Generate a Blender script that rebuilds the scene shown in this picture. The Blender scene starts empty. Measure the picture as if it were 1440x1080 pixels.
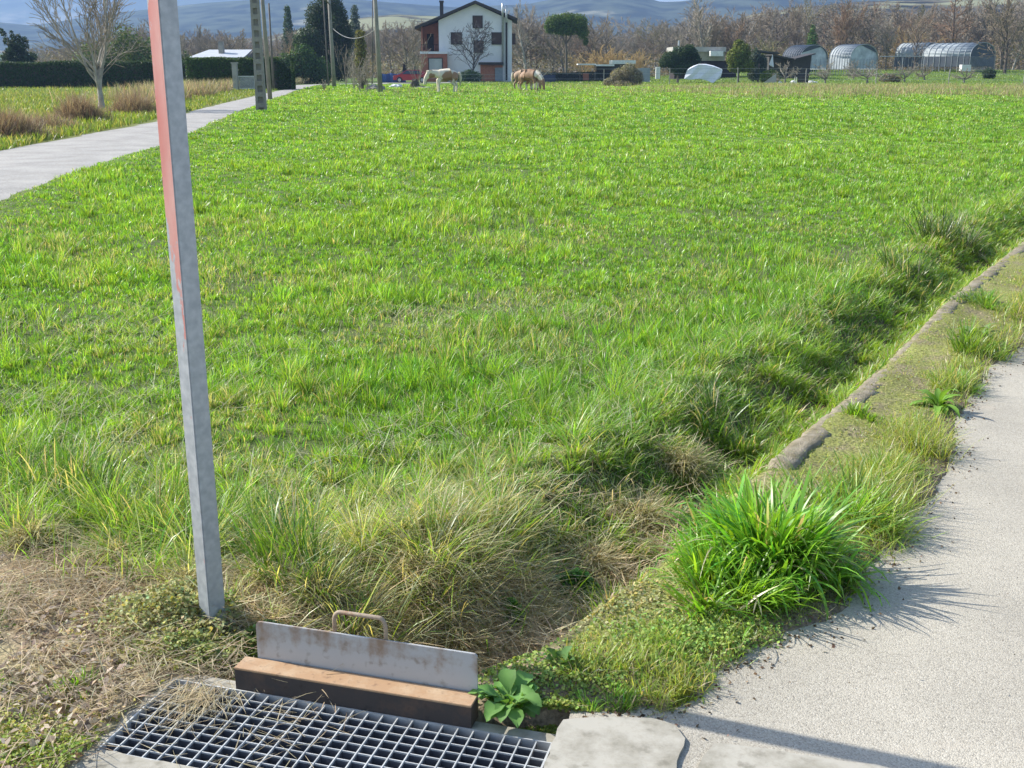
import bpy, bmesh, math, random
import numpy as np
from mathutils import Vector, Matrix

# ------------------------------------------------------------------ camera, sky, sun, exposure
SC = bpy.context.scene
COL = SC.collection
R = math.radians
F, CAMZ, PITCH = 1550.0, 1.6, R(16.0)
cp, sp = math.cos(PITCH), math.sin(PITCH)
cam_d = bpy.data.cameras.new('camera'); cam = bpy.data.objects.new('camera', cam_d); COL.objects.link(cam)
cam.location = (0, 0, CAMZ); cam.rotation_euler = (R(90) - PITCH, 0, 0)
cam_d.sensor_width = 36; cam_d.lens = 36 * F / 1440; cam_d.clip_start = 0.05; cam_d.clip_end = 30000
SC.camera = cam
AZ, EL = R(21), R(37)                      # sun: left of the camera, a little beyond it
SUN = Vector((-math.cos(AZ) * math.cos(EL), math.sin(AZ) * math.cos(EL), math.sin(EL)))
w = bpy.data.worlds.new('World'); SC.world = w; w.use_nodes = True
nt = w.node_tree; bg = nt.nodes['Background']
sky = nt.nodes.new('ShaderNodeTexSky'); sky.sky_type = 'NISHITA'; sky.sun_disc = False
sky.sun_elevation = EL; sky.sun_rotation = math.atan2(SUN.x, SUN.y) % (2 * math.pi)
sky.air_density = 1.0; sky.dust_density = 1.5; sky.ozone_density = 1.0
nt.links.new(sky.outputs[0], bg.inputs[0]); bg.inputs[1].default_value = 0.105
sl = bpy.data.lights.new('sun', 'SUN'); sl.energy = 5.0; sl.angle = R(0.5); sl.color = (1.0, 0.95, 0.86)
so = bpy.data.objects.new('sun', sl); COL.objects.link(so); so.rotation_euler = SUN.to_track_quat('Z', 'Y').to_euler()
so.location = (-30, 10, 40)
vs = SC.view_settings; vs.view_transform = 'Standard'; vs.look = 'None'; vs.gamma = 1; vs.use_curve_mapping = False
vs.exposure = 1.15
SC.cycles.max_bounces = 6; SC.cycles.transparent_max_bounces = 8; SC.cycles.volume_bounces = 0

# ------------------------------------------------------------------ photo pixel -> place
def _ray(px, py):
    u = (px - 720) / F; v = (py - 540) / F
    return u, cp - v * sp, -sp - v * cp
def gp(px, py, z=0.0):
    a, b, c = _ray(px, py); t = (z - CAMZ) / c
    return (a * t, b * t)
def at(px, py, Y):
    a, b, c = _ray(px, py); t = Y / b
    return (a * t, Y, CAMZ + c * t)
def zt(py, Y): return at(720, py, Y)[2]
def xt(px, Y, py=95): return at(px, py, Y)[0]

# ------------------------------------------------------------------ noise
def _hash(ix, iy, seed):
    n = (ix.astype(np.int64) * 374761393 + iy.astype(np.int64) * 668265263 + seed * 1442695) & 0x7fffffff
    n = ((n ^ (n >> 13)) * 1274126177) & 0x7fffffff
    n = n ^ (n >> 16)
    return (n & 0xffff) / 65535.0
def vnoise(x, y, seed=0):
    x = np.asarray(x, float); y = np.asarray(y, float)
    ix = np.floor(x); iy = np.floor(y); fx = x - ix; fy = y - iy
    fx = fx * fx * (3 - 2 * fx); fy = fy * fy * (3 - 2 * fy)
    a = _hash(ix, iy, seed); b = _hash(ix + 1, iy, seed); c = _hash(ix, iy + 1, seed); d = _hash(ix + 1, iy + 1, seed)
    return (a * (1 - fx) + b * fx) * (1 - fy) + (c * (1 - fx) + d * fx) * fy
def fbm(x, y, s, seed=0, o=3):
    r = 0; amp = .5; tot = 0
    for k in range(o):
        r = r + amp * vnoise(np.asarray(x) / s + 17.3 * k, np.asarray(y) / s - 9.1 * k, seed + k); tot += amp; amp *= .5; s *= .5
    return r / tot
def sst(a, b, x):
    t = np.clip((np.asarray(x, float) - a) / (b - a), 0, 1); return t * t * (3 - 2 * t)
def poly_dist(x, y, P):
    """signed distance to an open polyline, positive on its right side, and arc position"""
    x = np.asarray(x, float); y = np.asarray(y, float)
    best = np.full(x.shape, 1e18); sg = np.zeros(x.shape); arc = np.zeros(x.shape); acc = 0
    for (x0, y0), (x1, y1) in zip(P[:-1], P[1:]):
        dx, dy = x1 - x0, y1 - y0; L2 = dx * dx + dy * dy
        t = np.clip(((x - x0) * dx + (y - y0) * dy) / L2, 0, 1)
        ex, ey = x - x0 - t * dx, y - y0 - t * dy
        d = ex * ex + ey * ey; m = d < best
        best = np.where(m, d, best); c = dx * (y - y0) - dy * (x - x0)
        sg = np.where(m, np.where(c < 0, 1.0, -1.0), sg); arc = np.where(m, acc + t * math.sqrt(L2), arc)
        acc += math.sqrt(L2)
    return np.sqrt(best) * sg, arc
def inside(x, y, P):
    x = np.asarray(x, float); y = np.asarray(y, float); r = np.zeros(x.shape, bool)
    n = len(P)
    for i in range(n):
        x0, y0 = P[i]; x1, y1 = P[(i + 1) % n]
        if y0 == y1: continue
        r ^= ((y0 > y) != (y1 > y)) & (x < (x1 - x0) * (y - y0) / (y1 - y0) + x0)
    return r

# ------------------------------------------------------------------ lay of the land
U = Vector((.960, -.279, 0)); V = Vector((-.279, -.960, 0))     # along the drain / towards the viewer
GC = Vector((-.326, 2.477, 0))                                   # a point of the grate's far edge
def gl(a, b, z=0): p = GC + U * a + V * b; return (p.x, p.y, z)
ROAD_Z = .02
WALL = [(.55, 3.38), (1.22, 4.42), (2.05, 5.75), (3.1, 7.55), (4.62, 9.9), (8.2, 15.2), (14, 23.5)]
DITCH = [(-.36, 2.72), (-.08, 2.95), (.22, 3.35), (.62, 4.02), (1.0, 4.62), (1.8, 5.9), (2.85, 7.7), (4.35, 10.05), (7.9, 15.3), (13.7, 23.7)]
RE = [gp(*q, ROAD_Z) for q in [(862, 1004), (930, 1008), (975, 992), (1000, 968), (1060, 926), (1130, 888), (1178, 862), (1222, 812), (1262, 765), (1292, 715), (1325, 668), (1343, 640), (1340, 605), (1366, 562), (1398, 515), (1440, 486)]] + [(4.15, 8.1), (7.6, 13.4), (13.5, 21.8)]
ROADR = RE + [(40, 21), (40, -4), (-6, -4), (-6, 1.9), gp(560, 1150, 0), gp(780, 1105, 0)]
LR_R = [(-1.0, -3), (-3.4, 4.0), gp(0, 288), gp(100, 245), gp(225, 207), gp(330, 161), gp(385, 139), gp(420, 127.5), gp(446, 120.5)]
LR_R += [(-17.6, 112), (-13, 122), (-4, 131)]
LR_L = [(-4.5, -3), (-6.6, 4.0), (-8.7, 12), gp(0, 216), gp(100, 195.5), gp(215, 173), gp(300, 150), gp(360, 135.5), gp(408, 124), (-21.2, 109), (-19.5, 118), (-14.5, 127), (-4, 135.5)]
LROAD = LR_R + LR_L[::-1]
GRATE = [gl(-.62, -.01)[:2], gl(.44, -.01)[:2], gl(.44, .62)[:2], gl(-.62, .62)[:2]]
PIT = [gl(-.63, -.022)[:2], gl(.448, -.022)[:2], gl(.448, .66)[:2], gl(-.63, .66)[:2]]
def dirt_line(x): return np.where(x < -.35, 3.26 - (x + 1.11) * .51 - .12 * np.clip(x + 1.0, 0, .6), 2.75)
def gh(x, y):
    x = np.asarray(x, float); y = np.asarray(y, float)
    near = np.exp(-(y / 40) ** 2)
    h = .05 * (fbm(x, y, 3.2, 5) - .5) + .03 * near * (fbm(x, y, .35, 8) - .5) + .14 * (fbm(x, y, 22, 2) - .5) * sst(12, 40, y)
    h = h + 1.25 * sst(105, 190, y) * sst(16, 40, x) + .004 * np.clip(y - 200, 0, 1e9)
    s, a = poly_dist(x, y, DITCH)
    dep = .25 - .09 * sst(.8, 2.0, a) + .05 * (vnoise(a * 3, a * 0, 3) - .5)
    h = h - dep * np.exp(-np.abs(s / np.where(s < 0, .36 - .10 * sst(1.0, 2.2, a), .21)) ** 2.2) + .06 * np.exp(-((s + .5) / .2) ** 2) * (a > .4)
    # bank mound behind the drain (a clump of old turf)
    h = h +   .05 * np.exp(-(((x + .15) / .22) ** 2 + ((y - 3.42) / .2) ** 2)) + .04 * np.exp(-(((x + .62) / .3) ** 2 + ((y - 3.15) / .16) ** 2))
    # verge between ditch wall and road
    hv = .050 - .022 * sst(-.22, -.02, poly_dist(x, y, RE)[0]) + .024 * (fbm(x, y, .25, 31) - .5)
    dwl, _ = poly_dist(x, y, WALL); hv = hv + .014 * np.exp(-((dwl - .05) / .10) ** 2)
    h = np.where(s > .1, h * (1 - sst(.1, .3, s)) + hv * sst(.1, .3, s), h)
    dr, _ = poly_dist(x, y, RE)
    edge = dr + .10 * (fbm(x, y, .16, 40) - .5) + .05 * (fbm(x, y, .05, 44) - .5)
    k = sst(-.03, .05, edge) * (x > -.1) * (y < 25)
    k = np.where((y < 2.6) & (x > .24) & (dr > 0), 1, k)
    h = h * (1 - k) + (-.05) * k
    kr = inside(x, y, ROADR) & (dr > .08)
    h = np.where(kr, -.05, h)
    dL, _ = poly_dist(x, y, LR_R); dL2, _ = poly_dist(x, y, LR_L)
    jag = .25 * (fbm(x, y, .8, 61) - .5) + .12 * (fbm(x, y, .2, 62) - .5)
    kl = sst(.05, -.12, dL + jag) * sst(-.05, .12, dL2 + jag) * (x < -3) * (y > -2)
    h = h + .05 * sst(1.4, .3, np.abs(dL)) * (x < -2) * (dL > 0)
    h = h * (1 - kl) + (-.06) * kl
    ax, ay = gl(.50, -.02)[:2]; h = np.where((x > -.2) & (x < .6), h * sst(.02, .26, np.hypot(x - ax, y - ay)) + .0 , h) if False else h
    # bottom-left dirt
    kd = (x < -.3) & (y < dirt_line(x)) & (y > -.5)
    h = np.where(kd, h * .6 + .012, h)
    ga = (x - GC.x) * U.x + (y - GC.y) * U.y; gb = (x - GC.x) * V.x + (y - GC.y) * V.y
    dg = np.hypot(np.maximum(np.abs(ga + .09) - .53, 0), np.maximum(np.abs(gb - .31) - .33, 0)); q = sst(.0, .30, dg)
    h = np.where((h > 0) & (dg < .30), h * q + .006 * (1 - q), h)
    h = np.where(inside(x, y, PIT), -.62, h)
    return h
def gh1(x, y): return float(gh(np.array([x]), np.array([y]))[0])

# ------------------------------------------------------------------ object helpers
def tag(o, label=None, cat=None, group=None, kind=None):
    if label: o['label'] = label
    if cat: o['category'] = cat
    if group: o['group'] = group
    if kind: o['kind'] = kind
    return o
def empty(name, loc=(0, 0, 0), rz=0, label=None, cat=None, group=None):
    o = bpy.data.objects.new(name, None); COL.objects.link(o); o.location = loc; o.rotation_euler = (0, 0, rz)
    o.empty_display_size = .2
    return tag(o, label, cat, group)
KIDS = {}
def link(name, me, m=None, parent=None, loc=None, rz=None):
    o = bpy.data.objects.new(name, me); COL.objects.link(o)
    if m is not None and not me.materials: me.materials.append(m)
    if parent is not None:
        o.parent = parent; KIDS.setdefault(parent.name, []).append(o)
    if loc is not None: o.location = loc
    if rz is not None: o.rotation_euler = (0, 0, rz)
    return o
def copy_tree(o, parent=None):
    c = o.copy(); COL.objects.link(c); c.parent = parent
    if parent is not None: KIDS.setdefault(parent.name, []).append(c)
    for ch in list(KIDS.get(o.name, [])): copy_tree(ch, c)
    return c
def np_mesh(name, verts, tris=None, quads=None, col=None, smooth=False):
    me = bpy.data.meshes.new(name)
    nt_ = 0 if tris is None else len(tris); nq = 0 if quads is None else len(quads)
    me.vertices.add(len(verts)); me.vertices.foreach_set('co', np.ascontiguousarray(verts, np.float32).ravel())
    parts = []; starts = []; p = 0
    if nt_: parts.append(np.ascontiguousarray(tris, np.int32).ravel()); starts.append(np.arange(nt_, dtype=np.int32) * 3); p = nt_ * 3
    if nq: parts.append(np.ascontiguousarray(quads, np.int32).ravel()); starts.append(p + np.arange(nq, dtype=np.int32) * 4)
    li = np.concatenate(parts); me.loops.add(len(li)); me.loops.foreach_set('vertex_index', li)
    me.polygons.add(nt_ + nq); me.polygons.foreach_set('loop_start', np.concatenate(starts))
    if smooth: me.polygons.foreach_set('use_smooth', np.ones(nt_ + nq, bool))
    if col is not None:
        at_ = me.color_attributes.new('Col', 'FLOAT_COLOR', 'POINT')
        c4 = np.ones((len(verts), 4), np.float32); c4[:, :3] = col; at_.data.foreach_set('color', c4.ravel())
    me.update(calc_edges=True)
    return me
class MB:
    def __init__(s): s.v = []; s.f = []
    def add(s, vs, fs):
        n = len(s.v); s.v += [tuple(v) for v in vs]; s.f += [tuple(i + n for i in f) for f in fs]; return s
    def box(s, x0, x1, y0, y1, z0, z1, M=None):
        vs = [Vector((x, y, z)) for z in (z0, z1) for y in (y0, y1) for x in (x0, x1)]
        if M is not None: vs = [M @ v for v in vs]
        return s.add(vs, [(0, 2, 3, 1), (4, 5, 7, 6), (0, 1, 5, 4), (2, 6, 7, 3), (0, 4, 6, 2), (1, 3, 7, 5)])
    def prism(s, P, z0, z1):
        n = len(P); vs = [(x, y, z0) for x, y in P] + [(x, y, z1) for x, y in P]
        return s.add(vs, [tuple(range(n))[::-1], tuple(range(n, 2 * n))] + [(i, (i + 1) % n, n + (i + 1) % n, n + i) for i in range(n)])
    def xprism(s, P, y0, y1):            # outline in x,z; thickness along y
        n = len(P); vs = [(x, y0, z) for x, z in P] + [(x, y1, z) for x, z in P]
        return s.add(vs, [tuple(range(n)), tuple(range(n, 2 * n))[::-1]] + [(i, n + i, n + (i + 1) % n, (i + 1) % n) for i in range(n)])
    def tube(s, pts, rad, n=8, cap=True):
        pts = [Vector(p) for p in pts]
        if not hasattr(rad, '__len__'): rad = [rad] * len(pts)
        rings = []; up = None
        for i, p in enumerate(pts):
            d = (pts[min(i + 1, len(pts) - 1)] - pts[max(i - 1, 0)]).normalized()
            if up is None: up = d.orthogonal().normalized()
            up = (up - d * up.dot(d)).normalized(); sd = d.cross(up)
            rings.append([p + (up * math.cos(a) + sd * math.sin(a)) * rad[i] for a in [2 * math.pi * k / n for k in range(n)]])
        vs = [v for r in rings for v in r]; fs = []
        for i in range(len(pts) - 1):
            for k in range(n): fs.append((i * n + k, i * n + (k + 1) % n, (i + 1) * n + (k + 1) % n, (i + 1) * n + k))
        if cap: fs += [tuple(range(n))[::-1], tuple(range(len(vs) - n, len(vs)))]
        return s.add(vs, fs)
    def mesh(s, name, smooth=False, bevel=0):
        me = bpy.data.meshes.new(name); me.from_pydata(s.v, [], s.f)
        if bevel:
            bm = bmesh.new(); bm.from_mesh(me); bmesh.ops.remove_doubles(bm, verts=bm.verts, dist=1e-5)
            bmesh.ops.recalc_face_normals(bm, faces=bm.faces)
            bmesh.ops.bevel(bm, geom=[e for e in bm.edges if e.calc_face_angle(0) > .5], offset=bevel, segments=2, affect='EDGES', clamp_overlap=True)
            bm.to_mesh(me); bm.free()
        else:
            bm = bmesh.new(); bm.from_mesh(me); bmesh.ops.recalc_face_normals(bm, faces=bm.faces); bm.to_mesh(me); bm.free()
        if smooth:
            for p in me.polygons: p.use_smooth = True
        me.update(); return me
    def build(s, name, m, parent=None, loc=None, rz=None, smooth=False, bevel=0):
        return link(name, s.mesh(name, smooth, bevel), m, parent, loc, rz)

# ------------------------------------------------------------------ materials
def mat(name, col, rough=.8, var=.25, scale=4, metal=0, bump=0, bscale=60, spec=.4, col2=None, detail=6, coords='Object', trans=0):
    m = bpy.data.materials.new(name); m.use_nodes = True; n = m.node_tree.nodes; l = m.node_tree.links
    b = n['Principled BSDF']; b.inputs['Roughness'].default_value = rough; b.inputs['Metallic'].default_value = metal
    b.inputs['Specular IOR Level'].default_value = spec
    tc = n.new('ShaderNodeTexCoord')
    tx = n.new('ShaderNodeTexNoise'); tx.inputs['Scale'].default_value = scale; tx.inputs['Detail'].default_value = detail
    tx.inputs['Roughness'].default_value = .65; l.new(tc.outputs[coords], tx.inputs['Vector'])
    rp = n.new('ShaderNodeValToRGB'); l.new(tx.outputs['Fac'], rp.inputs[0])
    c2 = col2 or tuple(c * (1 - var) for c in col)
    rp.color_ramp.elements[0].position = .32; rp.color_ramp.elements[1].position = .68
    rp.color_ramp.elements[0].color = (*c2, 1); rp.color_ramp.elements[1].color = (*col, 1)
    l.new(rp.outputs[0], b.inputs['Base Color'])
    if bump:
        t2 = n.new('ShaderNodeTexNoise'); t2.inputs['Scale'].default_value = bscale; t2.inputs['Detail'].default_value = 4
        l.new(tc.outputs[coords], t2.inputs['Vector'])
        bp = n.new('ShaderNodeBump'); bp.inputs['Strength'].default_value = bump; bp.inputs['Distance'].default_value = .01
        l.new(t2.outputs['Fac'], bp.inputs['Height']); l.new(bp.outputs[0], b.inputs['Normal'])
    if trans:
        out = n['Material Output']; t = n.new('ShaderNodeBsdfTranslucent'); mx = n.new('ShaderNodeMixShader'); mx.inputs[0].default_value = trans
        l.new(rp.outputs[0], t.inputs[0]); l.new(b.outputs[0], mx.inputs[1]); l.new(t.outputs[0], mx.inputs[2]); l.new(mx.outputs[0], out.inputs[0])
    return m
def leaf_mat(name, rough=.45, trans=.35, spec=.5, tint=(1, 1, 1)):
    m = bpy.data.materials.new(name); m.use_nodes = True; n = m.node_tree.nodes; l = m.node_tree.links
    b = n['Principled BSDF']; b.inputs['Roughness'].default_value = rough; b.inputs['Specular IOR Level'].default_value = spec
    a = n.new('ShaderNodeAttribute'); a.attribute_name = 'Col'
    l.new(a.outputs['Color'], b.inputs['Base Color'])
    t = n.new('ShaderNodeBsdfTranslucent'); mx = n.new('ShaderNodeMixShader'); mx.inputs[0].default_value = trans
    vm = n.new('ShaderNodeVectorMath'); vm.operation = 'MULTIPLY'; vm.inputs[1].default_value = (1.5 * tint[0], 1.42 * tint[1], .55 * tint[2])
    l.new(a.outputs['Color'], vm.inputs[0]); l.new(vm.outputs[0], t.inputs[0])
    l.new(b.outputs[0], mx.inputs[1]); l.new(t.outputs[0], mx.inputs[2]); l.new(mx.outputs[0], n['Material Output'].inputs[0])
    return m
M = {}
M['grass'] = leaf_mat('grass_blade', .38, .45, .6)
M['straw'] = leaf_mat('dry_straw', .6, .38, .3, (.95, .95, 1.7))
M['leaf'] = leaf_mat('leaf', .62, .3, .25)
M['bark_pale'] = mat('pale_bark', (.50, .46, .40), .9, scale=3, col2=(.22, .20, .17), bump=.4, bscale=25)
M['bark'] = mat('grey_brown_bark', (.20, .165, .13), .9, scale=3, col2=(.09, .075, .06))
M['bark_dark'] = mat('dark_bark', (.10, .08, .065), .9, scale=3)
M['twig'] = mat('brown_twigs', (.31, .25, .175), .9, scale=.4, col2=(.20, .16, .115))
M['twig_red'] = mat('reddish_twigs', (.34, .225, .14), .9, scale=.4, col2=(.23, .155, .10))
M['twig_grey'] = mat('grey_twigs', (.38, .335, .26), .9, scale=.4, col2=(.24, .205, .165))
M['twig_yellow'] = mat('yellow_twigs', (.52, .37, .14), .8, scale=.6, col2=(.34, .22, .1))
M['twig_olive'] = mat('olive_green_twigs', (.24, .22, .10), .9, scale=.5, col2=(.15, .14, .07))

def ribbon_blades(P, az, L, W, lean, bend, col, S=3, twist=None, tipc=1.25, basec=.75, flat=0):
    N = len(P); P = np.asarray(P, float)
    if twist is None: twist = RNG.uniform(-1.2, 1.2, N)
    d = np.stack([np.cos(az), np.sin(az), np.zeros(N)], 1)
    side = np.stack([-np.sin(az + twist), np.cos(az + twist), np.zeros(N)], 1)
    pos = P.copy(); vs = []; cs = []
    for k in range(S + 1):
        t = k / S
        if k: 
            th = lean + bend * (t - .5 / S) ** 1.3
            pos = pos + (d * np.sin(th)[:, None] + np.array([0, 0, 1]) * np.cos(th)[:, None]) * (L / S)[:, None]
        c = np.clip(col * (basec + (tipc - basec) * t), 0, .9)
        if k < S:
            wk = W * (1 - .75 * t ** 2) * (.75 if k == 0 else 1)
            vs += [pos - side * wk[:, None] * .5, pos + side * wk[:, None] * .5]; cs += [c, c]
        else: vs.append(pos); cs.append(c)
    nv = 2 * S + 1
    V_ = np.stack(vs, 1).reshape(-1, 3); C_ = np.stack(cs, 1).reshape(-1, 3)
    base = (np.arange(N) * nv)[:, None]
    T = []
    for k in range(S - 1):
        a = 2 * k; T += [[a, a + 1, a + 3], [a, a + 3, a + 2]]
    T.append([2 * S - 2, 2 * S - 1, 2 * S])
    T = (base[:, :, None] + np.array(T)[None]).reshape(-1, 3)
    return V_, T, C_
class NB:                                   # gathers vectorised pieces into one mesh
    def __init__(s): s.v = []; s.t = []; s.q = []; s.c = []; s.n = 0
    def add(s, V_, T=None, C_=None, Q=None):
        s.v.append(V_); s.c.append(C_ if C_ is not None else np.ones((len(V_), 3)) * .5)
        if T is not None: s.t.append(T + s.n)
        if Q is not None: s.q.append(Q + s.n)
        s.n += len(V_); return s
    def mesh(s, name, smooth=False):
        return np_mesh(name, np.concatenate(s.v), np.concatenate(s.t) if s.t else None, np.concatenate(s.q) if s.q else None, np.concatenate(s.c), smooth)
    def build(s, name, m, parent=None, loc=None, rz=None): return link(name, s.mesh(name), m, parent, loc, rz)
RNG = np.random.default_rng(7)
def jitter(base, N, v=.15, hue=.1):
    b = np.asarray(base, float); b = np.broadcast_to(b, (N, 3)).copy()
    b *= (1 + RNG.normal(0, v, N))[:, None]; b[:, 0] *= 1 + RNG.normal(0, hue, N); b[:, 2] *= 1 + RNG.normal(0, hue, N)
    return np.clip(b, .005, .85)
def leaves(P, nrm, size, col, asp=.6, fold=.0):
    """one diamond-ish leaf per point, facing roughly along nrm"""
    N = len(P); r = RNG.normal(0, 1, (N, 3)); n = nrm + .0
    n = n / (np.linalg.norm(n, axis=1, keepdims=True) + 1e-9)
    a = r - n * (r * n).sum(1, keepdims=True); a /= np.linalg.norm(a, axis=1, keepdims=True) + 1e-9
    b = np.cross(n, a); s = np.broadcast_to(size, (N,))[:, None]
    V_ = np.stack([P - a * s * .5, P + b * s * asp * .5 + n * s * .08, P + a * s * .5, P - b * s * asp * .5 + n * s * .08], 1).reshape(-1, 3)
    Q = (np.arange(N) * 4)[:, None] + np.arange(4)[None]
    return V_, Q, np.repeat(col, 4, 0)
def crown_pts(blobs, N, shell=.55):
    """points in a set of ellipsoids (cx,cy,cz,rx,ry,rz), denser near the skin"""
    B = np.array(blobs, float); vol = (B[:, 3] * B[:, 4] * B[:, 5]) ** .67; k = RNG.choice(len(B), N, p=vol / vol.sum())
    d = RNG.normal(0, 1, (N, 3)); d /= np.linalg.norm(d, axis=1, keepdims=True)
    r = shell + (1 - shell) * RNG.random(N) ** .7 + RNG.normal(0, .06, N)
    return B[k, :3] + d * r[:, None] * B[k, 3:6], d + RNG.normal(0, .6, (N, 3))

def struct(o): o['kind'] = 'structure'; return o

# ------------------------------------------------------------------ ground: one sheet out to the horizon
def axis(lo, hi, step, far0, far1, g=.031):
    a = list(np.arange(lo, hi + 1e-6, step)); s = step; x = a[-1]
    while x < far1: s *= 1 + g; x += s; a.append(x)
    s = step; x = a[0]
    while x > far0: s *= 1 + g; x -= s; a.insert(0, x)
    return np.array(a)
def ground():
    xs = axis(-2.3, 3.3, .025, -4200, 4200); ys = axis(1.95, 5.6, .025, -60, 5200)
    X, Y = np.meshgrid(xs, ys); sh = X.shape; x = X.ravel(); y = Y.ravel()
    z = gh(x, y)
    nx, ny = len(xs), len(ys)
    i = (np.arange(ny - 1)[:, None] * nx + np.arange(nx - 1)[None]).ravel()
    Q = np.stack([i, i + 1, i + nx + 1, i + nx], 1)
    n1 = fbm(x, y, .5, 11)[:, None]; n2 = fbm(x, y, .08, 12)[:, None]; n3 = fbm(x, y, 6, 13)[:, None]
    soil = np.array([.185, .15, .11]); green = np.array([.12, .20, .03]); moss = np.array([.28, .29, .09]); straw = np.array([.36, .28, .17]); brown = np.array([.10, .075, .05])
    c = green * (1 - .4 * n1) * (.8 + .5 * n3)
    c = c * (1 - .25 * (n2 > .58)) + soil * .25 * (n2 > .58)
    c = c * sst(9, 20, y)[:, None] + (c * .55 + soil * .35 * n2) * (1 - sst(9, 20, y))[:, None]  # near ground darkened to paint the shadow between blades, some soil mixed in
    s, a = poly_dist(x, y, DITCH); sm = np.exp(-np.abs(s / .32) ** 2)[:, None]
    c = c * (1 - sm) + (brown + straw * .3 * n2) * sm
    dw, _ = poly_dist(x, y, WALL); m = ((dw > -.05) & (x > -.2))[:, None]
    vg = moss * (.45 + .6 * n1) * (1 - .7 * sst(.45, .75, n2)) + (soil * .7 + straw * .5 * n1) * .7 * sst(.45, .75, n2)
    dr, _ = poly_dist(x, y, RE)
    k = sst(-.16, -.02, dr)[:, None]
    vg = vg * (1 - k) + (soil * .75 + brown * .5) * k
    c = np.where(m & (y[:, None] < 40), vg, c)
    dm = ((y < dirt_line(x) + .12 * (fbm(x, y, .2, 15) - .5)) & (x < -.2) | (y < 2.75) & (x < .6))[:, None]
    dc = soil * (1.25 * n1 + .5) * (1 - .55 * n2) + straw * .55 * n2 + moss * .3 * sst(.5, .7, fbm(x, y, .3, 19))[:, None]
    c = np.where(dm & (y[:, None] > -3), dc, c)
    # brush belt and lawns beyond the field, woodland floor
    bm_ = (sst(54, 62, y + 4 * (fbm(x, y, 9, 21) - .5)) * sst(120, 100, y) * sst(-2, 8, x))[:, None]
    c = c * (1 - bm_) + np.array([.26, .23, .12]) * (.7 + .6 * n3) * bm_
    wf = sst(185, 215, y)[:, None]
    c = c * (1 - wf) + np.array([.15, .125, .09]) * wf
    lm = ((x < -9) & (y < 80) & (y > 5))[:, None]
    c = np.where(lm, np.array([.17, .19, .05]) * (.6 + .7 * n1), c)
    me = np_mesh('ground', np.stack([x, y, z], 1), None, Q, c, True)
    m = bpy.data.materials.new('ground_soil'); m.use_nodes = True; n = m.node_tree.nodes; l = m.node_tree.links
    b = n['Principled BSDF']; b.inputs['Roughness'].default_value = .95; b.inputs['Specular IOR Level'].default_value = .2
    at_ = n.new('ShaderNodeAttribute'); at_.attribute_name = 'Col'
    tc = n.new('ShaderNodeTexCoord'); tx = n.new('ShaderNodeTexNoise'); tx.inputs['Scale'].default_value = 70; tx.inputs['Detail'].default_value = 6
    l.new(tc.outputs['Object'], tx.inputs[0])
    mr = n.new('ShaderNodeMapRange'); mr.inputs[1].default_value = .3; mr.inputs[2].default_value = .7; mr.inputs[3].default_value = .55; mr.inputs[4].default_value = 1.5
    l.new(tx.outputs['Fac'], mr.inputs[0])
    vm = n.new('ShaderNodeVectorMath'); vm.operation = 'SCALE'; l.new(at_.outputs['Color'], vm.inputs[0]); l.new(mr.outputs[0], vm.inputs['Scale'])
    l.new(vm.outputs[0], b.inputs['Base Color'])
    bp = n.new('ShaderNodeBump'); bp.inputs['Strength'].default_value = .8; bp.inputs['Distance'].default_value = .012
    l.new(tx.outputs['Fac'], bp.inputs['Height']); l.new(bp.outputs[0], b.inputs['Normal'])
    struct(link('ground', me, m))
ground()

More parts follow.
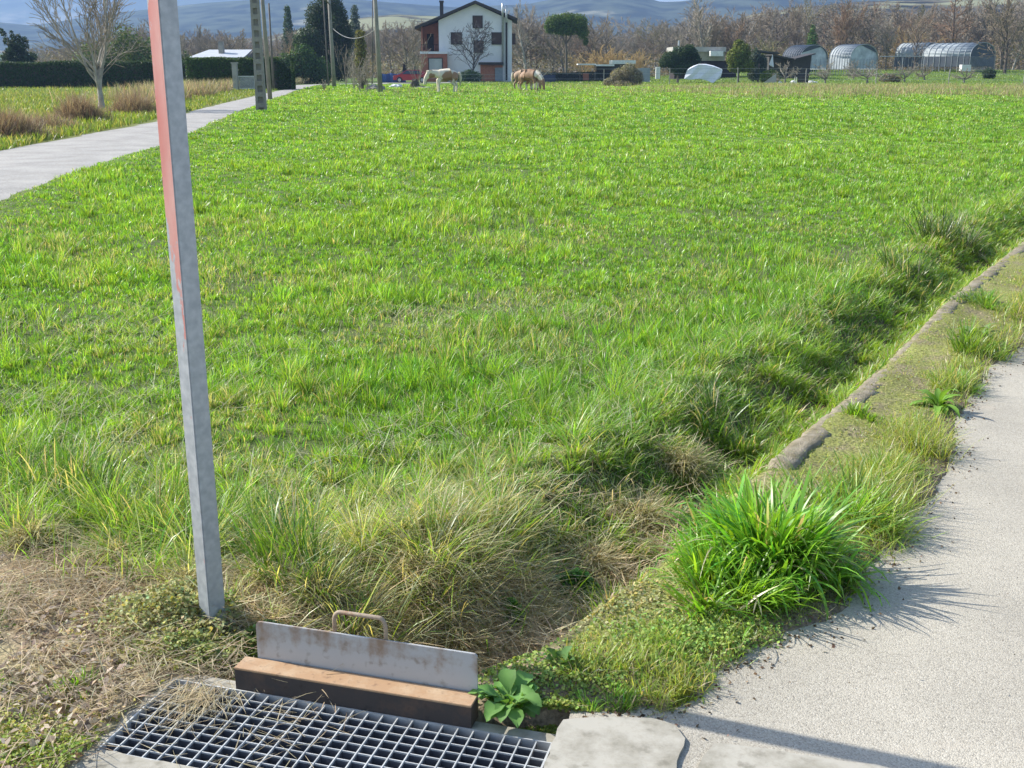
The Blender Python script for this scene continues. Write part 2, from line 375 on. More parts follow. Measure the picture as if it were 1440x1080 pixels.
# ------------------------------------------------------------------ roads and pads
def rust_mat(name, base, rust, lo=.42, hi=.62, edge=None, metal=.0, rough=.7, sc=9, dark=(.05, .035, .028)):
    m = bpy.data.materials.new(name); m.use_nodes = True; n = m.node_tree.nodes; l = m.node_tree.links
    b = n['Principled BSDF']; b.inputs['Roughness'].default_value = rough; b.inputs['Metallic'].default_value = metal
    tc = n.new('ShaderNodeTexCoord'); t = n.new('ShaderNodeTexNoise'); t.inputs['Scale'].default_value = sc; t.inputs['Detail'].default_value = 8; t.inputs['Roughness'].default_value = .7
    l.new(tc.outputs['Object'], t.inputs['Vector'])
    r1 = n.new('ShaderNodeMapRange'); r1.inputs[1].default_value = lo; r1.inputs[2].default_value = hi; 
    fac = t.outputs['Fac']
    if edge:                                       # rust gathers along the top edge and runs down in streaks
        sx = n.new('ShaderNodeSeparateXYZ'); l.new(tc.outputs['Object'], sx.inputs[0])
        mp = n.new('ShaderNodeMapping'); mp.inputs['Scale'].default_value = (26, 26, 1.4); l.new(tc.outputs['Object'], mp.inputs['Vector'])
        t3 = n.new('ShaderNodeTexNoise'); t3.inputs['Scale'].default_value = 1; t3.inputs['Detail'].default_value = 4; l.new(mp.outputs[0], t3.inputs['Vector'])
        me_ = n.new('ShaderNodeMapRange'); me_.inputs[1].default_value = edge[0]; me_.inputs[2].default_value = edge[1]; me_.inputs[3].default_value = 0; me_.inputs[4].default_value = .20; l.new(sx.outputs['Z'], me_.inputs[0])
        a1 = n.new('ShaderNodeMath'); a1.operation = 'ADD'; l.new(t.outputs['Fac'], a1.inputs[0]); l.new(me_.outputs[0], a1.inputs[1])
        s1 = n.new('ShaderNodeMath'); s1.operation = 'MULTIPLY_ADD'; l.new(t3.outputs['Fac'], s1.inputs[0]); s1.inputs[1].default_value = .45; l.new(a1.outputs[0], s1.inputs[2])
        fac = s1.outputs[0]
    l.new(fac, r1.inputs[0])
    mx = n.new('ShaderNodeMix'); mx.data_type = 'RGBA'; l.new(r1.outputs[0], mx.inputs[0]); mx.inputs[6].default_value = (*base, 1); mx.inputs[7].default_value = (*rust, 1)
    t2 = n.new('ShaderNodeTexNoise'); t2.inputs['Scale'].default_value = sc * 4; t2.inputs['Detail'].default_value = 5; l.new(tc.outputs['Object'], t2.inputs['Vector'])
    r2 = n.new('ShaderNodeMapRange'); r2.inputs[1].default_value = .58; r2.inputs[2].default_value = .72; r2.inputs[4].default_value = .6; l.new(t2.outputs['Fac'], r2.inputs[0])
    m2 = n.new('ShaderNodeMix'); m2.data_type = 'RGBA'; l.new(r2.outputs[0], m2.inputs[0]); l.new(mx.outputs[2], m2.inputs[6]); m2.inputs[7].default_value = (*dark, 1)
    l.new(m2.outputs[2], b.inputs['Base Color'])
    bp = n.new('ShaderNodeBump'); bp.inputs['Strength'].default_value = .3; bp.inputs['Distance'].default_value = .003; l.new(t2.outputs['Fac'], bp.inputs['Height']); l.new(bp.outputs[0], b.inputs['Normal'])
    return m
def chip_mat(name, base, dark, light, s=260, warm=(.5, .42, .33)):
    m = bpy.data.materials.new(name); m.use_nodes = True; n = m.node_tree.nodes; l = m.node_tree.links
    b = n['Principled BSDF']; b.inputs['Roughness'].default_value = .85; b.inputs['Specular IOR Level'].default_value = .3
    tc = n.new('ShaderNodeTexCoord'); v = n.new('ShaderNodeTexVoronoi'); v.inputs['Scale'].default_value = s; l.new(tc.outputs['Object'], v.inputs['Vector'])
    rp = n.new('ShaderNodeValToRGB'); e = rp.color_ramp.elements; e[0].color = (*dark, 1); e[1].color = (*light, 1); e[0].position = .0; e[1].position = 1
    x = e.new(.35); x.color = (*base, 1); x = e.new(.75); x.color = (*[c * 1.05 for c in base], 1)
    sc = n.new('ShaderNodeSeparateColor'); l.new(v.outputs['Color'], sc.inputs[0]); l.new(sc.outputs[0], rp.inputs[0])
    big = n.new('ShaderNodeTexNoise'); big.inputs['Scale'].default_value = 1.4; big.inputs['Detail'].default_value = 8; l.new(tc.outputs['Object'], big.inputs['Vector'])
    mr = n.new('ShaderNodeMapRange'); mr.inputs[1].default_value = .3; mr.inputs[2].default_value = .72; mr.inputs[3].default_value = .78; mr.inputs[4].default_value = 1.12; l.new(big.outputs[0], mr.inputs[0])
    vm = n.new('ShaderNodeVectorMath'); vm.operation = 'SCALE'; l.new(rp.outputs[0], vm.inputs[0]); l.new(mr.outputs[0], vm.inputs['Scale'])
    st = n.new('ShaderNodeTexNoise'); st.inputs['Scale'].default_value = 3.2; st.inputs['Detail'].default_value = 5; l.new(tc.outputs['Object'], st.inputs['Vector'])
    m2 = n.new('ShaderNodeMapRange'); m2.inputs[1].default_value = .6; m2.inputs[2].default_value = .75; m2.inputs[4].default_value = .45; l.new(st.outputs[0], m2.inputs[0])
    mx = n.new('ShaderNodeMix'); mx.data_type = 'RGBA'; l.new(m2.outputs[0], mx.inputs[0]); l.new(vm.outputs[0], mx.inputs[6]); mx.inputs[7].default_value = (*warm, 1)
    l.new(mx.outputs[2], b.inputs['Base Color'])
    bp = n.new('ShaderNodeBump'); bp.inputs['Strength'].default_value = .35; bp.inputs['Distance'].default_value = .004
    l.new(v.outputs['Distance'], bp.inputs['Height']); bp.invert = True; l.new(bp.outputs[0], b.inputs['Normal'])
    return m
M['asphalt'] = chip_mat('pale_chip_asphalt', (.405, .372, .305), (.28, .255, .21), (.50, .465, .39))
M['lane'] = chip_mat('lane_concrete', (.345, .33, .30), (.27, .25, .23), (.42, .40, .37), 60, (.38, .34, .28))
M['concrete'] = rust_mat('old_concrete', (.40, .375, .315), (.25, .23, .18), .45, .62, sc=5, dark=(.17, .155, .12), rough=.95)
def sheet(name, P, z, m, thick=.08):
    mb = MB(); mb.prism(P, z - thick, z); return struct(mb.build(name, m))
def resample(P, d):
    out = []
    for (x0, y0), (x1, y1) in zip(P[:-1], P[1:]):
        n = max(1, int(math.hypot(x1 - x0, y1 - y0) / d))
        out += [(x0 + (x1 - x0) * i / n, y0 + (y1 - y0) * i / n) for i in range(n)]
    return out + [P[-1]]
def rough(P, d, amp, closed=True):
    Q = resample(P + ([P[0]] if closed else []), d)
    if closed: Q = Q[:-1]
    return [(x + amp * (random.random() - .5), y + amp * (random.random() - .5)) for x, y in Q]
random.seed(3)
rd = [(x - .10, y + .02) for x, y in RE]
sheet('road', rough(rd, .06, .02, False) + ROADR[len(RE):], ROAD_Z, M['asphalt'])
# the lane: flat strip following its two edges
def lane():
    Rr = resample(LR_R, 1.0); Ll = LR_L
    Rn = []; n = 150
    def lerp(P, t):
        d = [0]
        for a, b in zip(P[:-1], P[1:]): d.append(d[-1] + math.dist(a, b))
        s = t * d[-1]
        for i in range(len(P) - 1):
            if s <= d[i + 1] + 1e-9:
                k = (s - d[i]) / (d[i + 1] - d[i]); return (P[i][0] + (P[i + 1][0] - P[i][0]) * k, P[i][1] + (P[i + 1][1] - P[i][1]) * k)
        return P[-1]
    vs = []; fs = []
    for i in range(n + 1):
        a = lerp(LR_R, i / n); b = lerp(LR_L, i / n)
        for k in range(5):
            t = k / 4; x = a[0] + (b[0] - a[0]) * (t * 1.2 - .1); y = a[1] + (b[1] - a[1]) * (t * 1.2 - .1)
            vs.append((x, y, .0 + .03 * (1 - (2 * t - 1) ** 2)))
    for i in range(n):
        for k in range(4): j = i * 5 + k; fs.append((j, j + 5, j + 6, j + 1))
    mb = MB(); mb.add(vs, fs); struct(mb.build('lane', M['lane'], smooth=True))
lane()
pad1 = [gp(*q) for q in [(790, 1027), (850, 1023), (915, 1024), (950, 1036), (964, 1052), (955, 1075), (950, 1110), (752, 1125), (776, 1062)]]
sheet('pavement', rough(pad1, .03, .008), .030, M['concrete'], .07)
pad2 = [gp(*q) for q in [(1003, 1058), (1060, 1062), (1150, 1078), (1250, 1092), (1330, 1110), (1330, 1160), (980, 1160), (975, 1100)]]
sheet('pavement', rough(pad2, .03, .008), .026, M['concrete'], .07)
pad3 = [gl(-.74, .625)[:2], gl(-.2, .625)[:2], gl(.52, .625)[:2], gl(.6, 1.3)[:2], gl(-.9, 1.3)[:2], gl(-.86, .70)[:2]]
pad3 = [gp(95, 1064), gp(140, 1056)] + [gl(-.60, .322)[:2], gl(-.30, .326)[:2], gl(.1, .345)[:2], gl(.46, .36)[:2], gl(.5, 1.2)[:2], gl(-1.0, 1.2)[:2], gl(-.95, .6)[:2]]
sheet('pavement', rough(pad3, .03, .006), .004, M['concrete'], .045)

# ------------------------------------------------------------------ the drain
M['galv'] = mat('galvanised_steel', (.60, .61, .60), .5, scale=14, metal=.15, col2=(.40, .41, .41), spec=.5)
M['pit'] = mat('darkened_concrete', (.10, .095, .085), .9, scale=8, col2=(.03, .03, .03))  # pit shade put into the colour, keeping the holes under the grating dark
pit = empty('drain_chamber', gl(-.09, .25, -.6), 0, 'square concrete drain chamber sunk under the steel grating', 'drain')
def gbox(mb, a0, a1, b0, b1, z0, z1, off):
    P = [gl(a0, b0), gl(a1, b0), gl(a1, b1), gl(a0, b1)]
    mb.prism([(p[0] - off[0], p[1] - off[1]) for p in P], z0 - off[2], z1 - off[2])
po = gl(-.09, .25, -.6)
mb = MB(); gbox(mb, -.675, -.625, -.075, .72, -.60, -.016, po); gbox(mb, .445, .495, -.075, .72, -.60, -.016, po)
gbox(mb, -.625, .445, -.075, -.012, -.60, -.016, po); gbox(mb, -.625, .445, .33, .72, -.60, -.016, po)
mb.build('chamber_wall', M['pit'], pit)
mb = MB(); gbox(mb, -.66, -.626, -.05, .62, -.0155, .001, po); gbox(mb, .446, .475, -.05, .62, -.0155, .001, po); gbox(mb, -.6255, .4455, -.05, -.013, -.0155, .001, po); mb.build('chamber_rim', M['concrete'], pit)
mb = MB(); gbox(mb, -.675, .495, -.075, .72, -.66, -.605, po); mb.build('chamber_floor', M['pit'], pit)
gr = empty('drain_grate', gl(-.09, .155, -.03), 0, 'galvanised steel grid grating set over the drain at the bottom of the photo', 'drain grate')
go = gl(-.09, .155, -.03)
mb = MB()
for i in range(1, 26):
    a = -.62 + i * .0408; gbox(mb, a - .0016, a + .0016, -.008, .322, -.0045, .0015, go)
mb.build('cross_bars', M['galv'], gr)
mb = MB()
for i in range(1, 10):
    b = -.01 + i * .0335; gbox(mb, -.617, .437, b - .0014, b + .0014, -.0045, .0, go)
mb.build('face_bars', M['galv'], gr)
M['galv_shaded'] = mat('shaded_zinc', (.13, .14, .165), .6, scale=14, col2=(.07, .075, .09))  # darkened zinc: the shade on the bar sides is put into the colour
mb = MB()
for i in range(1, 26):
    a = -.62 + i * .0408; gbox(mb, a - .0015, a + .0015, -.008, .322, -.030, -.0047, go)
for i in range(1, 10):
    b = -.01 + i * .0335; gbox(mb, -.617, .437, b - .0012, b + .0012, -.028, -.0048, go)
mb.build('bearing_bars', M['galv_shaded'], gr)
mb = MB(); gbox(mb, -.622, .442, -.012, -.008, -.03, .003, go); gbox(mb, -.622, .442, .322, .327, -.03, .003, go)
gbox(mb, -.622, -.617, -.008, .322, -.03, .003, go); gbox(mb, .437, .442, -.008, .322, -.03, .003, go)
mb.build('grate_frame', M['galv'], gr)
for (ch) in list(KIDS[pit.name]) + list(KIDS[gr.name]): pass

M['plate'] = rust_mat('weathered_grey_steel', (.44, .445, .44), (.28, .20, .14), .84, 1.06, edge=(.06, .105), dark=(.2, .18, .15), rough=.55)
M['rust'] = rust_mat('rusty_steel', (.40, .25, .14), (.50, .37, .24), .46, .70, dark=(.15, .07, .035), sc=15)
M['dark_steel'] = rust_mat('dark_rusted_steel', (.055, .045, .042), (.11, .07, .05), .5, .7, sc=10, dark=(.02, .018, .018))
# channel-section step: rusty top flange, dark front web
sc_ = Vector((-.419, 2.519, 0)); ang = math.atan2(U.y, U.x)
st = empty('steel_kerb', (sc_.x, sc_.y, 0), ang, 'low steel kerb with a rusty orange top, behind the far edge of the grating', 'steel kerb')
mb = MB(); mb.box(-.335, .33, 0, .062, .060, .066); mb.build('top_flange', M['rust'], st, bevel=.001)
mb = MB(); mb.box(-.334, .329, .0015, .008, .001, .0598); mb.box(-.334, -.328, .008, .058, .001, .0598); mb.box(.323, .329, .008, .058, .001, .0598); mb.box(-.326, .321, .054, .058, -.05, .0598)
mb.build('web', M['dark_steel'], st)
pl = empty('sluice_plate', (sc_.x - V.x * .0660, sc_.y - V.y * .0660, .03), ang, 'upright grey steel sluice plate with a looped handle, standing behind the rusty kerb', 'steel plate')
def rounded_plate():
    P = [(-.300, 0), (.325, 0), (.325, .142)] + [(-.300 + .012 - .012 * math.cos(t), .142 - .012 + .012 * math.sin(t)) for t in [R(90), R(60), R(30), 0]]
    P = [(-.300, -.02), (.325, -.02), (.325, .138), (.319, .144)] + [(-.300 + .014 - .014 * math.sin(t), .144 - .014 + .014 * math.cos(t)) for t in [0, R(30), R(60), R(90)]]
    mb = MB(); mb.xprism(P, .0, .006); return mb
rounded_plate().build('plate', M['plate'], pl, bevel=.0008)
mb = MB(); hx0, hx1 = -.073, .072
pts = [(hx0, -.004, .10), (hx0, -.004, .176)] + [(hx0 + .018 * (1 - math.cos(t)), -.004, .176 + .024 * math.sin(t)) for t in [R(25), R(50), R(70), R(90)]]
pts += [(hx1 - .018 * (1 - math.cos(t)), -.004, .176 + .024 * math.sin(t)) for t in [R(90), R(70), R(50), R(25)]] + [(hx1, -.004, .176), (hx1, -.004, .10)]
mb.tube([(p[0], .0125, p[2]) for p in pts], .0058, 10)
M['handle'] = rust_mat('rusty_handle_steel', (.36, .28, .20), (.28, .16, .09), .48, .6, sc=25, dark=(.14, .08, .05))
mb.build('handle', M['handle'], pl, smooth=True)

# ------------------------------------------------------------------ galvanised square post with flaking red band
def post_mat():
    m = bpy.data.materials.new('galvanised_post'); m.use_nodes = True; n = m.node_tree.nodes; l = m.node_tree.links
    b = n['Principled BSDF']; b.inputs['Roughness'].default_value = .5; b.inputs['Metallic'].default_value = .25
    tc = n.new('ShaderNodeTexCoord'); v = n.new('ShaderNodeTexNoise'); v.inputs['Scale'].default_value = 40; v.inputs['Detail'].default_value = 7; l.new(tc.outputs['Object'], v.inputs['Vector'])
    rp = n.new('ShaderNodeValToRGB'); rp.color_ramp.elements[0].position = .35; rp.color_ramp.elements[1].position = .66
    rp.color_ramp.elements[0].color = (.34, .37, .395, 1); rp.color_ramp.elements[1].color = (.46, .49, .51, 1); l.new(v.outputs[0], rp.inputs[0])
    sx = n.new('ShaderNodeSeparateXYZ'); l.new(tc.outputs['Object'], sx.inputs[0])
    # paint on the -X face only (object coordinates of the post)
    face = n.new('ShaderNodeMath'); face.operation = 'LESS_THAN'; face.inputs[1].default_value = -.0273; l.new(sx.outputs['X'], face.inputs[0])
    mp = n.new('ShaderNodeMapping'); mp.inputs['Scale'].default_value = (30, 30, 9); l.new(tc.outputs['Object'], mp.inputs[0])
    t = n.new('ShaderNodeTexNoise'); t.inputs['Scale'].default_value = 1; t.inputs['Detail'].default_value = 7; t.inputs['Roughness'].default_value = .7; l.new(mp.outputs[0], t.inputs['Vector'])
    mz = n.new('ShaderNodeMapRange'); mz.inputs[1].default_value = .80; mz.inputs[2].default_value = 1.28; mz.inputs[3].default_value = -.42; mz.inputs[4].default_value = .40; l.new(sx.outputs['Z'], mz.inputs[0])
    my = n.new('ShaderNodeMath'); my.operation = 'MULTIPLY_ADD'; my.inputs[1].default_value = -8.5; l.new(sx.outputs['Y'], my.inputs[0]); l.new(mz.outputs[0], my.inputs[2])
    ad = n.new('ShaderNodeMath'); ad.operation = 'MULTIPLY_ADD'; l.new(t.outputs[0], ad.inputs[0]); ad.inputs[1].default_value = 2.2; l.new(my.outputs[0], ad.inputs[2])
    th = n.new('ShaderNodeMapRange'); th.inputs[1].default_value = 1.13; th.inputs[2].default_value = 1.20; l.new(ad.outputs[0], th.inputs[0])
    mu = n.new('ShaderNodeMath'); mu.operation = 'MULTIPLY'; l.new(th.outputs[0], mu.inputs[0]); l.new(face.outputs[0], mu.inputs[1])
    pr = n.new('ShaderNodeValToRGB'); e = pr.color_ramp.elements; e[0].position = .38; e[0].color = (.52, .185, .16, 1); e[1].position = .68; e[1].color = (.60, .36, .32, 1)
    mp2 = n.new('ShaderNodeMapping'); mp2.inputs['Scale'].default_value = (9, 9, 3); l.new(tc.outputs['Object'], mp2.inputs[0])
    t2 = n.new('ShaderNodeTexNoise'); t2.inputs['Scale'].default_value = 1; t2.inputs['Detail'].default_value = 6; l.new(mp2.outputs[0], t2.inputs['Vector']); l.new(t2.outputs[0], pr.inputs[0])
    mx = n.new('ShaderNodeMix'); mx.data_type = 'RGBA'; l.new(mu.outputs[0], mx.inputs[0]); l.new(rp.outputs[0], mx.inputs[6]); l.new(pr.outputs[0], mx.inputs[7])
    l.new(mx.outputs[2], b.inputs['Base Color']); return m
PB = (-.886, 2.95)
mb = MB(); mb.box(-.0275, .0275, -.0275, .0275, -.15, 2.9)
post = mb.build('square_post', post_mat(), None, (PB[0], PB[1], .02), R(49), bevel=.003)
tag(post, 'tall galvanised square steel post with faded red paint down its left face', 'post')

# ------------------------------------------------------------------ low concrete wall beside the ditch
def ditch_wall():
    P = np.array(resample([(1.05, 4.15)] + WALL[1:], .03)); d = np.gradient(P, axis=0); d /= np.linalg.norm(d, axis=1)[:, None]; nrm = np.stack([-d[:, 1], d[:, 0]], 1)
    a = np.arange(len(P)) * .03; z_ = a * 0
    seg = np.floor(a / .83); so_ = .012 * (_hash(seg, seg, 5) - .5); sz = .012 * (_hash(seg, seg, 6) - .5)          # cast in lengths that have shifted
    joint = np.minimum(np.abs(a / .83 - np.round(a / .83)) * .83, 1); jn = .014 * np.exp(-(joint / .018) ** 2)
    chip = .022 * np.clip(fbm(a, z_, .07, 301, 2) - .55, 0, 1) * 4; n1 = lambda s_, k: s_ * (fbm(a, z_ + k, .05, 300 + k, 3) - .5)
    top = .064 + sz * .7 + .02 * (vnoise(a * .9, z_, 4) - .5) - jn
    prof = [(.042 + n1(.012, 1), -.40 + z_), (.042 + n1(.02, 2), top - .02 - chip), (.036 - chip + n1(.014, 3), top + n1(.006, 4)), (.012 + n1(.01, 5), top + .003 + n1(.010, 6)), (-.02 + z_, top + .001 + n1(.012, 7)), (-.062 + n1(.05, 8), top - .001 + n1(.012, 9)), (-.075 + z_, -.40 + z_)]
    vv = np.stack([np.stack([P[:, 0] + nrm[:, 0] * (o + so_), P[:, 1] + nrm[:, 1] * (o + so_), z], 1) for o, z in prof], 1).reshape(-1, 3); m = len(prof); n = len(P)
    Q = (np.arange(n - 1)[:, None, None] * m + np.arange(m - 1)[None, :, None] + np.array([0, m, m + 1, 1])[None, None]).reshape(-1, 4)
    tag(link('ditch_wall', np_mesh('ditch_wall', vv, None, Q, None, False), mat('mossy_concrete', (.36, .31, .235), .95, scale=16, col2=(.19, .16, .085), bump=.9, bscale=140)), 'low crumbling concrete wall edging the ditch along the right of the field', 'low wall')
ditch_wall()

# ------------------------------------------------------------------ grass and ground cover (nobody could count these)
G1 = np.array([.195, .375, .040]); G2 = np.array([.125, .285, .032]); G3 = np.array([.275, .415, .062]); ST = np.array([.66, .57, .38]); BR = np.array([.34, .265, .185])
def frustum(N, y0, y1, p=.8, mx=.57, pad=.5):
    a = 1 - p; u = RNG.random(N); y = (y0 ** a + u * (y1 ** a - y0 ** a)) ** (1 / a)
    x = RNG.uniform(-1, 1, N) * (mx * y * .86 + pad); return x, y
def zones(x, y):
    s, a = poly_dist(x, y, DITCH); dw, _ = poly_dist(x, y, WALL); dr, _ = poly_dist(x, y, RE)
    dL, _ = poly_dist(x, y, LR_R)
    return s, dw, dr, dL
def field():
    nb = NB()
    N = 1600000
    x, y = frustum(N, 2.7, 112, .80)
    # tufting: most blades belong to a tuft
    cl = RNG.random(N) < .64
    sc = np.maximum(.05, y * .006)
    cx = (np.floor(x / (sc * 2.2)) + _hash(np.floor(x / (sc * 2.2)), np.floor(y / (sc * 2.2)), 3)) * sc * 2.2
    cy = (np.floor(y / (sc * 2.2)) + _hash(np.floor(x / (sc * 2.2)), np.floor(y / (sc * 2.2)), 4)) * sc * 2.2
    # use discretised scale so cells are coherent
    lev = np.round(np.log2(sc / .05)); g = .11 * 2.0 ** lev; ix = np.floor(x / g); iy = np.floor(y / g)
    cx = (ix + .15 + .7 * _hash(ix, iy, 3)) * g; cy = (iy + .15 + .7 * _hash(ix, iy, 4)) * g
    tf = _hash(ix, iy, 9)
    k = RNG.normal(0, .16, N) * g; k2 = RNG.normal(0, .16, N) * g
    x = np.where(cl, cx + k, x); y = np.where(cl, cy + k2, y)
    s, dw, dr, dL = zones(x, y)
    ok = (s < -.22 + .08 * RNG.normal(0, 1, N)) & (dL > .12 + .12 * RNG.normal(0, 1, N)) & ~((y < dirt_line(x) + .08 * RNG.normal(0, 1, N))) & (dw < -.1)
    hn = fbm(x, y, 1.1, 70, 3); hn2 = fbm(x, y, .35, 77, 2); bare = fbm(x, y, .5, 90, 2)
    ok &= (RNG.random(N) < .35 + 1.2 * sst(.30, .5, bare)) 
    x, y, s, dL, hn, hn2, cl, cx, cy, tf = [q[ok] for q in (x, y, s, dL, hn, hn2, cl, cx, cy, tf)]; N = len(x)
    L = (.05 + .055 * sst(.35, .7, hn) * (.3 + tf)) * RNG.uniform(.55, 1.35, N) * np.where(cl, .7 + .55 * tf ** 2, 1)
    L *= np.where(cl, 1.15, .8) * (1 + .2 * sst(20, 60, y))
    edge = sst(-1.15, -.35, s) * (y < 26) + sst(3.0 - .9 * (x + 1), 0, 1e9) * 0
    near = sst(4.9, 3.4, y)
    lush = np.maximum(edge, near * .8); L *= 1 + .45 * edge * (tf > .3) + .8 * near * (tf > .3)
    L *= 1 - .4 * sst(.8, .2, dL) * (y > 6)
    az = np.where(cl, np.arctan2(y - cy, x - cx) + RNG.normal(0, .7, N), RNG.uniform(-math.pi, math.pi, N))
    lean = np.abs(RNG.normal(.12, .22, N)) + .25 * lush; bend = RNG.uniform(.1, 1.3, N) * (1 + .6 * lush)
    W = np.maximum(.0036, y * .00074) * RNG.uniform(.6, 1.5, N)
    t = np.clip(.5 + 1.5 * (fbm(x, y, 2.3, 33) - .5) + 1.1 * (tf - .5), 0, 1)[:, None]
    col = G2 * (1 - t) + G3 * t; col = col * .55 + G1 * .45
    sf = fbm(x, y, .7, 51)
    st = RNG.random(N) < .05 + .30 * sst(.5, .66, sf) * (y < 12) + .25 * near + .10 * edge + .02 * sst(6, 20, y)
    c = jitter(col, N, .27, .14) * (.78 + .44 * _hash(ix, iy, 29)[ok])[:, None]; c = np.where(st[:, None], jitter(ST * .8, N, .2, .1) * .75 + c * .25, c)
    P = np.stack([x, y, gh(x, y) - .008], 1)
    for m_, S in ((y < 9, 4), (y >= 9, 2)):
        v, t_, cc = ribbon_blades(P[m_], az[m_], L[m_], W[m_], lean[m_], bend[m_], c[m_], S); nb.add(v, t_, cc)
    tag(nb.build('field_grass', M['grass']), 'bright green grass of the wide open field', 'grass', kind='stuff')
field()

def patch(N, fn, pts):
    """N random points kept where fn(x,y) > random"""
    x, y = pts(N); k = RNG.random(N) < fn(x, y); return x[k], y[k]
def verge():
    nb = NB(); N = 420000
    x, y = frustum(N, 2.25, 26, 1.3)
    s, dw, dr, dL = zones(x, y)
    c1 = fbm(x, y, .28, 101, 3); c2 = fbm(x, y, .9, 102, 2)
    q = (dw > .0) & (dr < -.015 + .035 * RNG.normal(0, 1, N)) & (y < 26) & (x > .15)
    low = q & (RNG.random(N) < .26 + 1.1 * sst(.38, .6, c1) + .5 * sst(.34, .14, -dr) + .25 * sst(4.2, 3.0, y) * (x > .35))
    x_, y_, s_, dr_, dw_, c_ = [k[low] for k in (x, y, s, dr, dw, c1)]; n = len(x_)
    mid = sst(.12, .3, dw_); L = (.014 + .036 * mid * sst(.42, .7, c_) + (.02 + .075 * sst(.38, .62, c_)) * mid * sst(.34, .16, -dr_)) * RNG.uniform(.5, 1.6, n)
    L *= .38 + .62 * sst(2.85, 3.5, y_)
    t = RNG.random(n)[:, None]; col = np.array([.20, .36, .05]) * (1 - t) + np.array([.42, .42, .12]) * t
    dd = (RNG.random(n) < .16)[:, None]; col = np.where(dd, ST * .8, col)
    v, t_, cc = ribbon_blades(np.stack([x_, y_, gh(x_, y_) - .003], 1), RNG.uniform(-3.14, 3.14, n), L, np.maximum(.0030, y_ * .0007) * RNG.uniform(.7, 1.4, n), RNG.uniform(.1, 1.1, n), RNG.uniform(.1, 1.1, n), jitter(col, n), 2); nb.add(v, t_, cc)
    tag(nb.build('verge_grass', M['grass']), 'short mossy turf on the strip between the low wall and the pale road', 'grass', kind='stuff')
    # long grass in and over the ditch
    nb = NB(); N = 120000
    u = RNG.random(N) ** 1.25; D = np.array(resample(DITCH, .02)); i = (u * (len(D) - 2)).astype(int)
    off = RNG.normal(-.14, .22, N); dd = D[i + 1] - D[i]; dd /= np.linalg.norm(dd, axis=1)[:, None]
    x = D[i, 0] + dd[:, 1] * off; y = D[i, 1] - dd[:, 0] * off
    g = .13; ix = np.floor(x / g); iy = np.floor(y / g); tf = _hash(ix, iy, 19); cx = (ix + _hash(ix, iy, 13)) * g; cy = (iy + _hash(ix, iy, 14)) * g
    cl = RNG.random(N) < .7; x = np.where(cl, cx + RNG.normal(0, .022, N), x); y = np.where(cl, cy + RNG.normal(0, .022, N), y)
    s, dw, dr, dL = zones(x, y); s2, arc = poly_dist(x, y, DITCH)
    dry = sst(1.5, .5, arc); grow_ = np.where(arc < 1.3, .25 + .5 * (tf > .6), 1)
    ok = (dw < -.04) & (RNG.random(N) < grow_ * (.3 + tf)) & (y < 25) & ((y > 2.95) | (x > .1)) & ~((x < -.02) & (y < 3.2))
    x, y, tf, dry, s, cx, cy, cl = [k[ok] for k in (x, y, tf, dry, s, cx, cy, cl)]; n = len(x)
    L = (.045 + .085 * tf ** 1.5) * RNG.uniform(.6, 1.3, n) * (1 - .45 * dry)
    az = np.where(cl & (RNG.random(n) < .7), np.arctan2(y - cy, x - cx), math.atan2(-.5, .85) + RNG.normal(0, .8, n))
    t = np.clip(tf + RNG.normal(0, .15, n), 0, 1)[:, None]; col = G2 * .9 * (1 - t) + G3 * t
    isd = (RNG.random(n) < .15 + .5 * dry)[:, None]; col = np.where(isd, ST * .75, col)
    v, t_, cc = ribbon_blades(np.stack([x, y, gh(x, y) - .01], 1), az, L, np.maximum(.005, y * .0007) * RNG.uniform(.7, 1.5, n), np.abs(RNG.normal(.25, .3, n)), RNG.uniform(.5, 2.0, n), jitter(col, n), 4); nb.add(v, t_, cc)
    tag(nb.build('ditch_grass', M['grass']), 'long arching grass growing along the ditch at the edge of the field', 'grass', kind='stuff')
verge()

